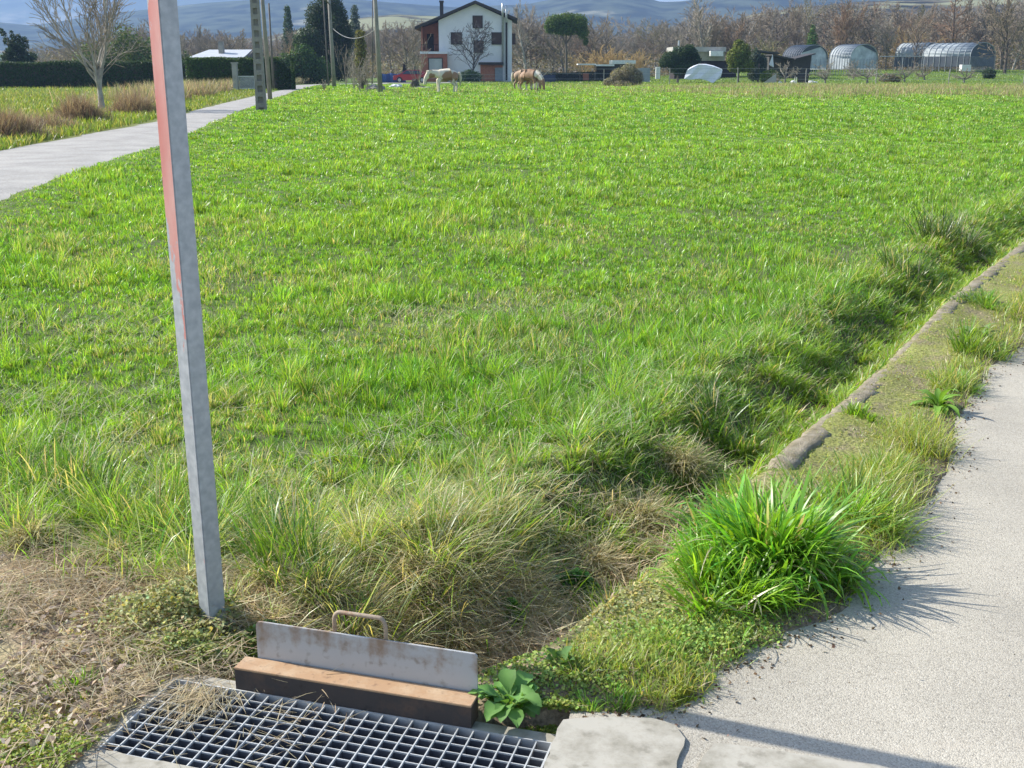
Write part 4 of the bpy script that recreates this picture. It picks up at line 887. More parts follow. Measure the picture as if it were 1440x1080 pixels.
tag(mb.build('railing', mat('white_metal', (.62, .63, .64), .5), None, p), 'low white metal railing between the gate pillar and the first concrete pole', 'railing')

def conifer(px, Y, pyt, w_, N, col, label, lean=0, cat='conifer', lobes=None):
    x, y, z = place(px, Y); H = zt(pyt, Y) - z; bl = []
    for i in range(16):
        t = i / 15; bl.append((random.uniform(-.18, .18) * w_ + lean * t, random.uniform(-.2, .2) * w_, H * (.08 + .86 * t), w_ * .5 * (1 - t * .86) * random.uniform(.75, 1.15), w_ * .5 * (1 - t * .86), H * .075))
    for l in (lobes or []): bl.append(l)
    return leafy_tree('conifer', bl, N, .32, col, (x, y, z), label, [([(0, 0, 0), (0, 0, H * .9)], [H * .022, .03])], cat=cat, asp=.35)
random.seed(5)
conifer(17, 118, 40, 2.6, 5000, DARK, 'slim dark conifer at the left edge of the photo behind the hedge')
conifer(33, 119, 44, 3.6, 6500, DARK, 'broader dark conifer beside the slim one behind the left hedge')
# big dark conifer group left of centre
x, y, z = place(466, 135); s_ = 135 / 1550 / 1.04
bl = []
for (px, py, rx, ry) in [(452, 25, 20, 24), (468, 10, 16, 22), (482, 30, 13, 26), (440, 60, 20, 22), (470, 62, 26, 30), (448, 90, 22, 20), (478, 92, 18, 22), (462, -8, 10, 16), (424, 62, 12, 14), (490, 50, 8, 20)]:
    bl.append(((px - 466) * s_, random.uniform(-1.5, 1.5), zt(py, 135) - z, rx * s_, rx * s_, ry * s_))
leafy_tree('conifer', bl, 26000, .34, (.032, .058, .022), (x, y, z), 'huge dark conifer rising out of the top of the photo left of the white house', [([(0, 0, 0), (0, 0, 9)], [.35, .12])], cat='conifer', shell=.35, asp=.4)
leafy_tree('evergreen_bush', [(-1.6, 0, 1.5, 1.5, 1.3, 1.6), (0, 0, 1.9, 1.6, 1.3, 2.1), (1.7, .3, 1.2, 1.3, 1.2, 1.5)], 7000, .26, (.05, .10, .03), place(427, 118), 'green bush growing below the huge dark conifer beside the lane', cat='bush', shell=.4)
leafy_tree('conifer', [(0, 0, 4 + i * 1.1, 1.3 - i * .13, 1.2 - i * .1, .9) for i in range(7)] + [(0, 0, 2, 1.4, 1.3, 2)], 4500, .34, (.06, .10, .055), place(409, 190), 'small blue-green conifer far behind, left of the huge dark one', [([(0, 0, 0), (0, 0, 8)], [.2, .05])], cat='conifer')
leafy_tree('conifer', [(0, 0, 4 + i * 1.2, 1.5 - i * .14, 1.2 - i * .1, 1.0) for i in range(7)] + [(0, 0, 2, 1.6, 1.3, 2)], 4500, .34, (.07, .10, .07), place(502, 200), 'hazy conifer far behind, right of the huge dark one', [([(0, 0, 0), (0, 0, 8)], [.2, .05])], cat='conifer')
leafy_tree('evergreen_bush', [(-3.6, 0, 2.0, 2.2, 1.5, 2.2), (-.8, .5, 2.9, 2.4, 1.6, 2.9), (2.2, 0, 2.2, 2.2, 1.5, 2.4), (4.4, 0, 1.6, 1.8, 1.4, 1.8)], 8000, .28, (.11, .15, .06), place(188, 112), 'tall olive-green bush behind the left hedge, hidden in part by the square post', cat='bush', shell=.4)
# ivy-clad column and twiggy shrubs by the thick pole
leafy_tree('ivy_shrub', [(0, 0, .8 + i * .62, .55 - .05 * abs(i - 2), .5, .5) for i in range(6)], 2600, .17, (.15, .15, .055), place(509, 86), 'ivy-covered stump among bare shrubs just left of the thick grey pole', [([(0, 0, 0), (0, 0, 4)], [.14, .07])], cat='shrub', shell=.3)
for i, (px, Y, H, sd, tw, lb) in enumerate([(497, 84, 3.0, 31, 'twig_grey', 'bare grey shrub left of the ivy-covered stump'), (505, 80, 2.0, 32, 'twig_grey', 'low bare shrub in front of the ivy-covered stump'), (516, 82, 2.6, 33, 'twig', 'bare brown shrub between the ivy-covered stump and the thick grey pole'), (486, 100, 4.2, 34, 'twig', 'bare brown shrub between the two pole groups beside the lane'), (455, 80, .9, 35, 'twig_grey', 'knee-high grey shrub at the foot of the thin black pole'), (588, 96, 4.4, 36, 'twig_grey', 'bare grey shrub in front of the left corner of the house')]):
    r_ = bare_tree('bare_shrub', 'shrub', sd, H, .05, place(px, Y), lb, None, 'twig_grey', tw, .012, 'shrub')
# bare tree on the house front and round shrub
M['twig_dark'] = mat('dark_twigs', (.09, .085, .085), .9)
bare_tree('bare_tree', 'round', 44, zt(26, 133) - .0, .16, place(664, 133), 'dark bare tree standing right in front of the white house wall', None, 'twig_dark', 'twig_dark', .020)
leafy_tree('round_shrub', [(-.6, 0, .6, .9, .8, .7), (.6, 0, .65, 1.0, .8, .75), (0, 0, .95, .8, .7, .6)], 3200, .17, (.045, .085, .045), place(659, 131.5), 'round dark green shrub at the foot of the bare tree by the house', cat='shrub', shell=.5)
# umbrella pine
x, y, z = place(795.5, 150); s_ = 150 / 1550 / 1.04; bl = []
for (px, py, rx, ry) in [(780, 32, 15, 12), (796, 27, 17, 9), (812, 32, 14, 12), (795, 40, 24, 10), (818, 45, 9, 10), (772, 38, 8, 10), (823, 58, 4, 6)]:
    bl.append(((px - 795.5) * s_, random.uniform(-.8, .8), zt(py, 150) - z, rx * s_, rx * s_ * .9, ry * s_))
h1 = zt(62, 150) - z; h2 = zt(45, 150) - z
leafy_tree('umbrella_pine', bl, 15000, .26, (.085, .145, .035), (x, y, z), 'umbrella pine with a broad rounded crown on a bare trunk, right of the white house',
    [([(0, 0, 0), (.05, 0, h1 * .6), (-.05, 0, h1)], [.2, .17, .15]), ([(-.05, 0, h1), (-.5, 0, h1 + .9), (-1.2, 0, h2 + .3)], [.12, .09, .05]), ([(-.05, 0, h1), (.5, 0, h1 + .8), (1.1, .1, h2 + .5)], [.12, .09, .05]), ([(-.05, 0, h1), (.0, .3, h1 + 1.2), (.1, .4, h2 + .9)], [.1, .08, .05])], cat='pine tree', shell=.35, asp=.35)
# laurel and citrus
x, y, z = place(953, 128); s_ = 128 / 1550 / 1.04
def pxblobs(L, px0, Y, z, dy=.7):
    s_ = Y / 1550 / 1.04
    return [((px - px0) * s_, random.uniform(-dy, dy), zt(py, Y) - z, rx * s_, rx * s_ * .9, ry * s_) for px, py, rx, ry in L]
leafy_tree('laurel_tree', pxblobs([(940, 84, 12, 12), (956, 78, 14, 13), (970, 76, 11, 13), (958, 94, 18, 12), (978, 84, 8, 9), (965, 70, 8, 7), (932, 88, 7, 7)], 953, 128, z), 11000, .2, (.035, .068, .022), (x, y, z), 'dark glossy evergreen tree spreading over the white tarpaulin tent', [([(0, 0, 0), (0, 0, 2)], [.14, .1])], shell=.45)
x, y, z = place(1038, 125)
leafy_tree('citrus_tree', pxblobs([(1030, 82, 12, 14), (1042, 76, 14, 17), (1048, 92, 11, 10), (1036, 94, 14, 8), (1038, 63, 8, 8)], 1038, 125, z), 9500, .2, (.13, .165, .03), (x, y, z), 'yellow-green rounded citrus tree right of the white tarpaulin tent', [([(0, 0, 0), (0, 0, 2)], [.12, .09])], shell=.45)
x, y, z = place(1066, 127)
leafy_tree('eucalyptus', pxblobs([(1062, 88, 9, 20), (1072, 92, 8, 16), (1060, 104, 10, 10)], 1066, 127, z), 5500, .2, (.07, .10, .075), (x, y, z), 'grey-green slender evergreen against the right side of the citrus tree', [([(0, 0, 0), (0, 0, 2)], [.12, .09])], shell=.4)
leafy_tree('low_bush', [(0, 0, .6, 1.2, .9, .8)], 1600, .2, (.12, .17, .03), place(1083, 124), 'low yellow-green bush right of the slender grey-green evergreen', cat='bush')
leafy_tree('low_bush', [(0, 0, .55, .8, .7, .7)], 1200, .2, (.04, .07, .03), place(1390, 136), 'small dark round bush on the lawn before the rightmost tunnel', cat='bush')
leafy_tree('low_bush', [(0, 0, .4, 1.0, .8, .6), (.8, 0, .3, .8, .7, .4)], 1200, .2, (.22, .20, .16), place(1248, 122), 'grey dome-shaped bush on the lawn left of the two right-hand tunnels', cat='bush')
# brush heap by the shed (pruned branches)
x, y, z = place(882, 104); nb = NB(); 
bl = pxblobs([(858, 116, 10, 7), (870, 109, 13, 12), (884, 103, 13, 14), (893, 110, 12, 12), (876, 118, 20, 6)], 882, 104, z, .5)
P, nr = crown_pts(bl, 9000, .5); k = P[:, 2] > 0; P, nr = P[k], nr[k]; v, q, c = leaves(P, nr, RNG.uniform(.12, .3, len(P)), jitter((.25, .235, .175), len(P), .3, .08), .22)
tag(link('brush_heap', np_mesh('brush_heap', v, None, q, c), M['leaf'], None, (x, y, z)), 'sloping grey heap of cut branches in front of the low sheds', 'brush heap')

# ------------------------------------------------------------------ poles
def hpole(px, py, pxt, pyt, Y, w0, label):
    """pierced concrete pole with a tapering rectangular shaft"""
    x, y, _ = at(px, py, Y); z = gh1(x, y) - .1; xt_ = at(pxt, pyt, Y); k = (xt_[0] - x) / (xt_[2] - z) ; H = 9.5
    root = empty('utility_pole', (x, y, z), 0, label, 'pole'); root.rotation_euler = (0, math.atan(k), R(8))
    mb = MB(); n = 24; w1 = w0 * .55
    for i in range(n):                          # web and recesses: two flanges with ladder rungs
        a, b = i / n, (i + 1) / n; wa, wb = w0 + (w1 - w0) * a, w0 + (w1 - w0) * b; za, zb = a * H, b * H
        for sx in (-1, 1):
            mb.add([(sx * wa * .5, -wa * .36, za), (sx * wa * .24, -wa * .36, za), (sx * wa * .24, wa * .36, za), (sx * wa * .5, wa * .36, za), (sx * wb * .5, -wb * .36, zb), (sx * wb * .24, -wb * .36, zb), (sx * wb * .24, wb * .36, zb), (sx * wb * .5, wb * .36, zb)],
                   [(0, 1, 5, 4), (1, 2, 6, 5), (2, 3, 7, 6), (3, 0, 4, 7), (0, 3, 2, 1), (4, 5, 6, 7)])
        mb.box(-wa * .245, wa * .245, -wa * .10, wa * .10, za, zb); mb.box(-wa * .245, wa * .245, -wa * .352, wa * .352, za + .22, zb + .001)
    mb.build('shaft', M['pole_conc'], root); return root
M['pole_conc'] = mat('weathered_concrete', (.34, .32, .28), .9, scale=1.4, col2=(.20, .19, .165), bump=.3, bscale=12)
M['wood'] = mat('grey_pole_wood', (.19, .17, .15), .9, scale=2, col2=(.10, .09, .08))
hpole(368, 157, 358, 0, 43.0, .40, 'nearest and thickest concrete pole with dark ladder-like recesses beside the lane')
def rpole(px, py, pxt, pyt, Y, r, H, m, label, arm=None):
    x, y, _ = at(px, py, Y); z = gh1(x, y) - .1; t = at(pxt, pyt, Y); k = (t[0] - x) / (t[2] - z)
    root = empty('utility_pole', (x, y, z), 0, label, 'pole')
    mb = MB(); mb.tube([(0, 0, 0), (k * H, 0, H)], [r, r * .65], 10); mb.build('shaft', m, root, smooth=True)
    return root, (x, y, z, k, H)
rpole(380, 141, 369, 0, 57.5, .115, 9.5, M['pole_conc'], 'slim pale concrete pole just behind the thickest one beside the lane')
rpole(384, 112, 378, 4, 84, .09, zt(3, 84), M['wood'], 'thin dark wooden pole rising behind the end of the rounded hedge')
rpole(462, 118, 455, 4, 104, .07, 9.5, M['wood'], 'thin black pole beside the thicker grey pole, under the huge conifer')
r_, (x, y, z, k, H) = rpole(470, 121, 463, 4, 95, .17, 9.5, M['pole_conc'], 'round grey concrete pole with a short lamp arm, right of the thin black pole')
za = zt(8, 95); mb = MB(); mb.tube([(k * (za - 1), -.1, za - 1), (k * za + .1, -.3, za + .1), (k * za - .1, -1.4, za + .5)], .05, 6); mb.build('lamp_arm', M['wood'], r_)
mb = MB(); mb.xprism([(-.5, 0), (.5, 0), (.4, .14), (-.4, .14)], -.18, .18); mb.build('lamp_head', M['pole_conc'], r_, (k * za - .1, -1.5, za + .42))
rpole(535, 129, 527.5, 0, 77, .17, 9.5, M['pole_conc'], 'thick grey round pole in the field corner left of the red car')
rpole(523, 118, 524, 0, 100, .055, 9.5, M['wood'], 'very thin pole just left of the thick grey pole')
rpole(562, 127, 560, 96, 84, .03, 1.0, M['wood'], 'short thin stake in the grass before the red car') if False else None
# slack cable between the lamp pole and the thick pole
a_ = at(468, 40, 95); b_ = at(531, 38, 77); mb = MB()
mb.tube([(a_[0] + (b_[0] - a_[0]) * t, a_[1] + (b_[1] - a_[1]) * t, a_[2] + (b_[2] - a_[2]) * t - 4 * .75 * t * (1 - t)) for t in [i / 12 for i in range(13)]], .02, 5)
tag(mb.build('power_cable', mat('grey_cable', (.3, .3, .3), .6)), 'slack grey cable sagging between the lamp pole and the thick grey pole', 'cable')

# ------------------------------------------------------------------ the white house
YH = 137.0
def X_(px): return xt(px, YH, 70)
def Z_(py): return zt(py, YH)
zb = gh1(X_(668), YH) - .25; hx = X_(668)
house = empty('house', (hx, YH, zb), 0, 'three-storey white house with dark gabled roof and a brick-red wing', 'house')
M['facade'] = mat('white_house_render', (.80, .81, .82), .9, scale=.5, col2=(.70, .72, .74)); M['brick'] = mat('brick_red_render', (.40, .155, .10), .9, scale=2.5, col2=(.30, .115, .08))
M['roof'] = mat('dark_roof_tiles', (.055, .05, .05), .85, scale=2); M['shutter'] = mat('brown_shutters', (.085, .05, .045), .7, scale=8); M['dark'] = mat('dark_recess', (.035, .025, .025), .9)
M['glass_pale'] = mat('pale_blinds', (.48, .52, .52), .35, scale=1); M['metal_pale'] = mat('pale_metal', (.62, .64, .66), .4, metal=.3); M['grey_door'] = mat('grey_blue_door', (.28, .32, .36), .6)
D = 9.5
def lx(px): return X_(px) - hx
def lz(py): return Z_(py) - zb
def P2(L): return [(lx(a), lz(b)) for a, b in L]
mb = MB(); mb.xprism(P2([(617.3, 118), (617.3, 28.5), (669, 5.5), (719.8, 29), (719.8, 118)]), 0, D); mb.build('wall', M['facade'], house)
# red wing: ground floor box flush with the front, recessed loggia above it
mb = MB(); mb.xprism(P2([(592.5, 118), (592.5, 76), (617.1, 76), (617.1, 118)]), -1.1, D); mb.xprism(P2([(617.1, 118), (617.1, 76), (629, 76), (629, 118)]), -1.1, -.004); mb.build('wing', M['brick'], house)
mb = MB(); mb.xprism(P2([(592.5, 71), (592.5, 38), (617.1, 29.5), (617.1, 71)]), 2.2, D - .01); mb.xprism(P2([(592.5, 71), (592.5, 38), (594.3, 37.2), (594.3, 71)]), .2, 2.19); mb.build('loggia_wall', M['brick'], house)
mb = MB(); mb.xprism(P2([(591.6, 75.9), (591.6, 72.6), (630, 72.6), (630, 75.9)]), -1.25, 2.1); mb.build('balcony_slab', M['facade'], house)
mb = MB(); zr0, zr1 = lz(72.5), lz(63.5)
for i in range(13): x = lx(593) + i * (lx(617) - lx(593)) / 12; mb.box(x - .02, x + .02, -.9, -.86, zr0, zr1)
mb.box(lx(593) - .03, lx(617), -.92, -.84, zr1, zr1 + .06); mb.build('balcony_railing', M['dark'], house)
mb = MB(); mb.box(lx(599), lx(608.5), 2.12, 2.19, lz(72), lz(47)); mb.build('balcony_door', M['dark'], house)
mb = MB(); mb.box(lx(600), lx(606), .0, .3, lz(72.4), lz(68)); mb.build('planter', M['shutter'], house)
# roof: two sloping slabs with overhangs
def slab(a, b, th=.30, y0=-.75, y1=D + .7):
    (x0, z0), (x1, z1) = P2([a, b]); mb = MB(); mb.xprism([(x0, z0), (x1, z1), (x1, z1 + th), (x0, z0 + th)], y0, y1); return mb
rf = empty('x', (0, 0, 0)) if False else None
r1 = slab((584.5, 41.5), (669, 4.8)).build('roof', M['roof'], house); r2 = slab((669.02, 4.8), (727.5, 29.5)).build('roof', M['roof'], house)
mb = MB(); mb.xprism(P2([(617.6, 24), (617.6, 1.5), (622.4, 1.5), (622.4, 22)]), 2.5, 3.1); mb.xprism(P2([(617, 1.5), (617, -1), (623, -1), (623, 1.5)]), 2.4, 3.2); mb.build('chimney', M['roof'], r1)
def window(x0, x1, y0, y1, m, fr, nm='window', y=-.0, dep=.10):
    f = MB(); a, b, c, d = lx(x0), lx(x1), lz(y1), lz(y0); t = .09
    f.box(a - t, a, y - dep, y + .05, c - t, d + t); f.box(b, b + t, y - dep, y + .05, c - t, d + t); f.box(a, b, y - dep, y + .05, d, d + t); f.box(a, b, y - dep - .06, y + .05, c - t, c)
    o = f.build(nm, fr, house); q = MB(); q.box(a, b, y - dep * .4, y + .04, c, d)
    for k in range(1, 9): zz = c + (d - c) * k / 9; q.box(a + .02, b - .02, y - dep * .55, y - dep * .41, zz - .02, zz + .02)
    q.build('shutter', m, o); return o
for b in [(666, 678, 23, 38.5), (635.3, 649, 46.5, 61.5), (692.2, 706, 46.5, 61.5), (667, 678.5, 57.8, 73.2)]: window(*b, M['shutter'], M['roof'])
w5 = window(604, 622, 82.5, 98.5, M['glass_pale'], M['roof'], y=-1.1)
# garage corner with dark canopy, brick infill and grey door
mb = MB(); mb.box(lx(675.5), lx(707), -.16, -.003, lz(116), lz(91)); mb.build('garage_front', mat('orange_brick', (.46, .20, .12), .9, scale=5, col2=(.33, .13, .08)), house)
mb = MB(); mb.xprism([(lx(673), lz(91)), (lx(708), lz(91)), (lx(708), lz(87.5)), (lx(673), lz(87.5))], -.9, -.004); mb.build('canopy', M['roof'], house)
mb = MB(); mb.box(lx(696), lx(707), -.30, -.165, lz(114), lz(95)); mb.build('door', M['grey_door'], house)
mb = MB(); mb.tube([(lx(707), -.2, lz(92)), (lx(707), -.2, lz(24)), (lx(707), -.85, lz(20)), (lx(707), -.85, lz(5))], .13, 8); mb.build('flue', M['metal_pale'], house, smooth=True)
mb = MB(); mb.tube([(lx(712), -.86, lz(32)), (lx(712), -.86, lz(9))], .13, 8); mb.build('flue', M['metal_pale'], house, smooth=True)
mb = MB(); mb.tube([(lx(712.3), -.12, lz(113)), (lx(712.3), -.12, lz(30))], .10, 8); mb.build('downpipe', M['dark'], house, smooth=True)
mb = MB(); mb.box(lx(719.9), lx(725), 3, 3.1, lz(62), lz(46)); mb.build('side_balcony', M['shutter'], house)

# grey-roofed low house behind the hedge
x, y, z = place(308, 120); h2 = empty('low_house', (x, y, z), R(-4), 'low house with a pale grey sheet roof showing above the clipped hedge', 'house')
s_ = 120 / 1550 / 1.04; A = (272 - 308) * s_; B = (346 - 308) * s_; zt0 = zt(82, 120) - z; zt1 = zt(70.5, 120) - z
M['sheet_roof'] = mat('pale_grey_roof', (.50, .52, .54), .6, scale=1.2, col2=(.40, .42, .44))
mb = MB(); mb.box(A + .2, B - .1, 0, 5.6, 0, zt0 - .05); mb.build('wall', M['pale_conc'], h2)
mb = MB(); mb.add([(A - .3, -.5, zt0), (B + .1, -.5, zt0), (B + .1, -.5, zt0 + .1), (A - .3, -.5, zt0 + .1), (A + .8, 3, zt1), (B, 3, zt1), (B, 3, zt1 + .1), (A + .8, 3, zt1 + .1)], [(0, 1, 2, 3), (4, 7, 6, 5), (0, 4, 5, 1), (3, 2, 6, 7), (0, 3, 7, 4), (1, 5, 6, 2)]).build('roof', M['sheet_roof'], h2)
mb = MB(); mb.add([(B + .02, -.3, zt0 - .1), (B + .02, 3.0, zt1), (B + .02, 6.3, zt0 - .1), (B + .25, -.3, zt0 - .1), (B + .25, 3, zt1 + .1), (B + .25, 6.3, zt0 - .1)], [(0, 1, 2), (3, 5, 4), (0, 3, 4, 1), (1, 4, 5, 2), (0, 2, 5, 3)]).build('gable', M['wood'], h2)
mb = MB(); mb.box(-.25, .25, 1.2, 1.7, zt0, zt1 + .9); mb.build('chimney', M['pole_conc'], h2)
x, y, z = place(-8, 130); mb = MB(); mb.box(-6, 2.3, 0, 5, 0, zt(77, 130) - z); mb.xprism([(-6.5, zt(77, 130) - z + .01), (3.0, zt(77, 130) - z + .01), (3.0, zt(76, 130) - z + .1), (-6.5, zt(76, 130) - z + .1)], -.5, 5.5)
tag(mb.build('outbuilding', M['render_white'], None, (x, y, z)), 'white outbuilding cut off by the left edge behind the hedge', 'outbuilding')

# ------------------------------------------------------------------ vehicles
def car(loc, rz, L, H, W_, paint, label, name='parked_car'):
    root = empty(name, loc, rz, label, 'car'); k = L / 4; hh = H / 1.42
    M_tyre = M.setdefault('tyre', mat('tyre', (.03, .03, .03), .9)); M_gl = M.setdefault('car_glass', mat('car_glass', (.05, .06, .07), .12, spec=.8)); M_rim = M.setdefault('rim', mat('wheel_rim', (.5, .5, .52), .35, metal=.6)); M_l = M.setdefault('lamp_glass', mat('lamp_glass', (.75, .76, .76), .2))
    prof = [(-2.0, .30), (-2.0, .62), (-1.95, .80), (-1.25, .93), (-.55, 1.36), (-.3, 1.41), (.9, 1.42), (1.45, 1.25), (1.9, .95), (2.0, .75), (1.98, .32)]
    wd = [.72, .80, .80, .82, .60, .58, .58, .62, .76, .80, .74]
    arch = []
    bt = [(1.62, .30)] + [(1.27 + .35 * math.cos(t), .30 + .35 * math.sin(t)) for t in [R(a) for a in (20, 60, 90, 120, 160)]] + [(.92, .26), (-.95, .26)] + [(-1.3 + .35 * math.cos(t), .30 + .35 * math.sin(t)) for t in [R(a) for a in (20, 60, 90, 120, 160)]] + [(-1.66, .30)]
    Pp = prof + bt; ww = wd + [.8] * len(bt)
    n = len(Pp); vs = [(x * k, -w_ * W_ / 1.64, z * hh) for (x, z), w_ in zip(Pp, ww)] + [(x * k, w_ * W_ / 1.64, z * hh) for (x, z), w_ in zip(Pp, ww)]
    mb = MB(); mb.add(vs, [tuple(range(n)), tuple(range(n, 2 * n))[::-1]] + [(i, n + i, n + (i + 1) % n, (i + 1) % n) for i in range(n)]); mb.build('body', paint, root)
    for s_ in (-1, 1):
        for (x0, x1, x2, x3) in ((-1.02, -.5, .12, .12), (.2, .2, .85, 1.28)):
            mb = MB(); yy0 = s_ * .835 * W_ / 1.64; yy1 = s_ * .64 * W_ / 1.64
            q = [(x0 * k, yy0, .95 * hh), (x3 * k if x3 > x2 else x2 * k, yy0, .95 * hh), (x2 * k, yy1, 1.32 * hh), (x1 * k, yy1, 1.32 * hh)]
            mb.add(q + [(a, b - s_ * .05, c) for a, b, c in q], [(0, 1, 2, 3), (7, 6, 5, 4), (0, 4, 5, 1), (1, 5, 6, 2), (2, 6, 7, 3), (3, 7, 4, 0)]); mb.build('side_window', M_gl, root)
    mb = MB(); q = [(-1.20 * k, -.70 * W_ / 1.64, .955 * hh), (-1.2 * k, .70 * W_ / 1.64, .955 * hh), (-.58 * k, .56 * W_ / 1.64, 1.345 * hh), (-.58 * k, -.56 * W_ / 1.64, 1.345 * hh)]
    mb.add([(a - .015, b, c + .015) for a, b, c in q] + q, [(0, 1, 2, 3), (7, 6, 5, 4), (0, 4, 5, 1), (1, 5, 6, 2), (2, 6, 7, 3), (3, 7, 4, 0)]); mb.build('windscreen', M_gl, root)
    for s_ in (-1, 1):
        mb = MB(); mb.box(-2.02 * k, -1.9 * k, s_ * .62 * W_ / 1.64 - .14, s_ * .62 * W_ / 1.64 + .14, .60 * hh, .76 * hh); mb.build('headlight', M_l, root, bevel=.02)
        for x in (-1.3, 1.27):
            yo = s_ * .70 * W_ / 1.64; mb = MB(); mb.tube([(x * k, yo - .09, .29), (x * k, yo + .09, .29)], .29, 18); wh = mb.build('wheel', M_tyre, root, smooth=False)
            mb = MB(); mb.tube([(x * k, yo + s_ * .085, .29), (x * k, yo + s_ * .105, .29)], .18, 14); mb.build('rim', M_rim, wh)
    return root
paint_red = mat('red_paint', (.36, .02, .035), .3, scale=1, var=.1, spec=.6)
x, y, z = place(578, 127); car((x, y, z + .12), R(4), 3.9, 1.38, 1.6, paint_red, 'dark red hatchback parked beside the brick-red wing of the house')
x, y, z = place(546, 129); s_ = 129 / 1550 / 1.04
mb = MB(); pts = [(-.9 + 2.9 * t, .12 * math.sin(t * 23)) for t in [i / 14 for i in range(15)]]
vs = [(a, b, 0) for a, b in pts] + [(a, b + .02, 1.0 + .06 * math.sin(a * 5)) for a, b in pts]; n = 15; mb.add(vs, [(i, i + 1, n + i + 1, n + i) for i in range(n - 1)])
o = mb.build('blue_tarpaulin', mat('blue_tarpaulin', (.045, .10, .30), .55, scale=3), None, (x, y, z)); sm_ = o.modifiers.new('thick', 'SOLIDIFY'); sm_.thickness = .02
tag(o, 'blue tarpaulin strung as a low screen left of the red car', 'tarpaulin')
# folded parasol behind the car
x, y, z = place(569, 134); pr_ = empty('folded_parasol', (x, y, z), 0, 'folded dark garden parasol with a blue lower half standing behind the red car', 'parasol')
zt_ = zt(87, 134) - z; mb = MB(); mb.tube([(0, 0, zt_), (0, 0, zt_ - .35), (0, 0, zt_ - 1.0)], [.03, .16, .24], 8); mb.build('cover', M['dark'], pr_)
mb = MB(); mb.tube([(0, 0, zt_ - 1.0), (0, 0, zt_ - 1.6)], [.22, .30], 8); mb.build('canopy', mat('navy_cloth', (.04, .045, .16), .8), pr_); mb = MB(); mb.tube([(0, 0, 0), (0, 0, zt_ - 1.6)], .03, 6); mb.build('pole', M['wood'], pr_)

# rubble, mound and white bag at the field corner
def lump(name, loc, rx, ry, rz_, m, label, cat, seed, amp=.3):
    bm = bmesh.new(); bmesh.ops.create_icosphere(bm, subdivisions=3, radius=1); rng = np.random.default_rng(seed)
    for v in bm.verts:
        n_ = v.co.normalized(); k = 1 + amp * (fbm(np.array([n_.x * 2 + seed]), np.array([n_.y * 2 + n_.z * 3]), .8, seed)[0] - .5) * 2; v.co = Vector((n_.x * rx * k, n_.y * ry * k, max(-.1, n_.z) * rz_ * k))
    me = bpy.data.meshes.new(name); bm.to_mesh(me); bm.free(); return tag(link(name, me, m, None, loc), label, cat)
lump('white_bag', place(557, 96), .55, .4, .34, M['render_white'], 'crumpled white sack lying in the grass before the red car', 'sack', 2, .5)
lump('manure_heap', place(583, 96), .42, .4, .75, mat('dark_heap', (.09, .075, .06), .95, scale=8), 'small dark cone-shaped heap in front of the red car', 'heap', 4, .3)
lump('stone_heap', place(527, 84), .75, .5, .34, M['pole_conc'], 'low grey stone heap at the foot of the thick grey pole', 'stones', 5, .6)
lump('stone_heap', place(594, 90), .75, .4, .22, M['pole_conc'], 'flat grey stone heap between the dark heap and the white pony', 'stones', 6, .6)

# ------------------------------------------------------------------ ponies
def pony(loc, rz, sc, mt, joints, label, mane, tailm, grz=True):
    """joints: dict name -> (pos, radius); facing +x"""
    J, E = joints; names = list(J); me = bpy.data.meshes.new('pony'); me.from_pydata([J[k][0] for k in names], [(names.index(a), names.index(b)) for a, b in E], [])
    o = bpy.data.objects.new('pony', me); COL.objects.link(o); me.materials.append(mt)
    md = o.modifiers.new('skin', 'SKIN'); md.use_smooth_shade = True
    for i, k in enumerate(names):
        r_ = J[k][1]; me.skin_vertices[0].data[i].radius = r_ if isinstance(r_, tuple) else (r_, r_)
    me.skin_vertices[0].data[names.index('belly')].use_root = True
    sb = o.modifiers.new('sub', 'SUBSURF'); sb.levels = 2; sb.render_levels = 2
    bpy.context.view_layer.update(); dg = bpy.context.evaluated_depsgraph_get(); m2 = bpy.data.meshes.new_from_object(o.evaluated_get(dg))
    o.modifiers.clear(); o.data = m2
    for p in m2.polygons: p.use_smooth = True
    o.location = loc; o.rotation_euler = (0, 0, rz); o.scale = (sc,) * 3; tag(o, label, 'pony', 'grazing ponies')
    def strands(name, pts0, vec, n, Ls, m):
        mb = MB()
        for i in range(n):
            t = i / (n - 1); f = t * (len(pts0) - 1); a = int(min(f, len(pts0) - 2)); q = Vector(pts0[a]).lerp(Vector(pts0[a + 1]), f - a)
            for s_ in (-1, 1): mb.tube([q, q + Vector((vec[0] * Ls, s_ * .07, vec[2] * Ls * .5)), q + Vector((vec[0] * Ls * 1.1, s_ * .10, vec[2] * Ls))], [.035, .03, .008], 5)
        mb.build(name, m, o)
    strands('mane', mane[0], mane[1], 12, mane[2], mane[3])
    mb = MB(); q = Vector(tailm[0]); mb.tube([q, q + Vector((-.08, 0, -.06)), q + Vector((-.11, 0, -.3)), q + Vector((-.09, 0, -.72))], [.035, .06, .075, .02], 7); mb.build('tail', tailm[1], o, smooth=True)
    return o
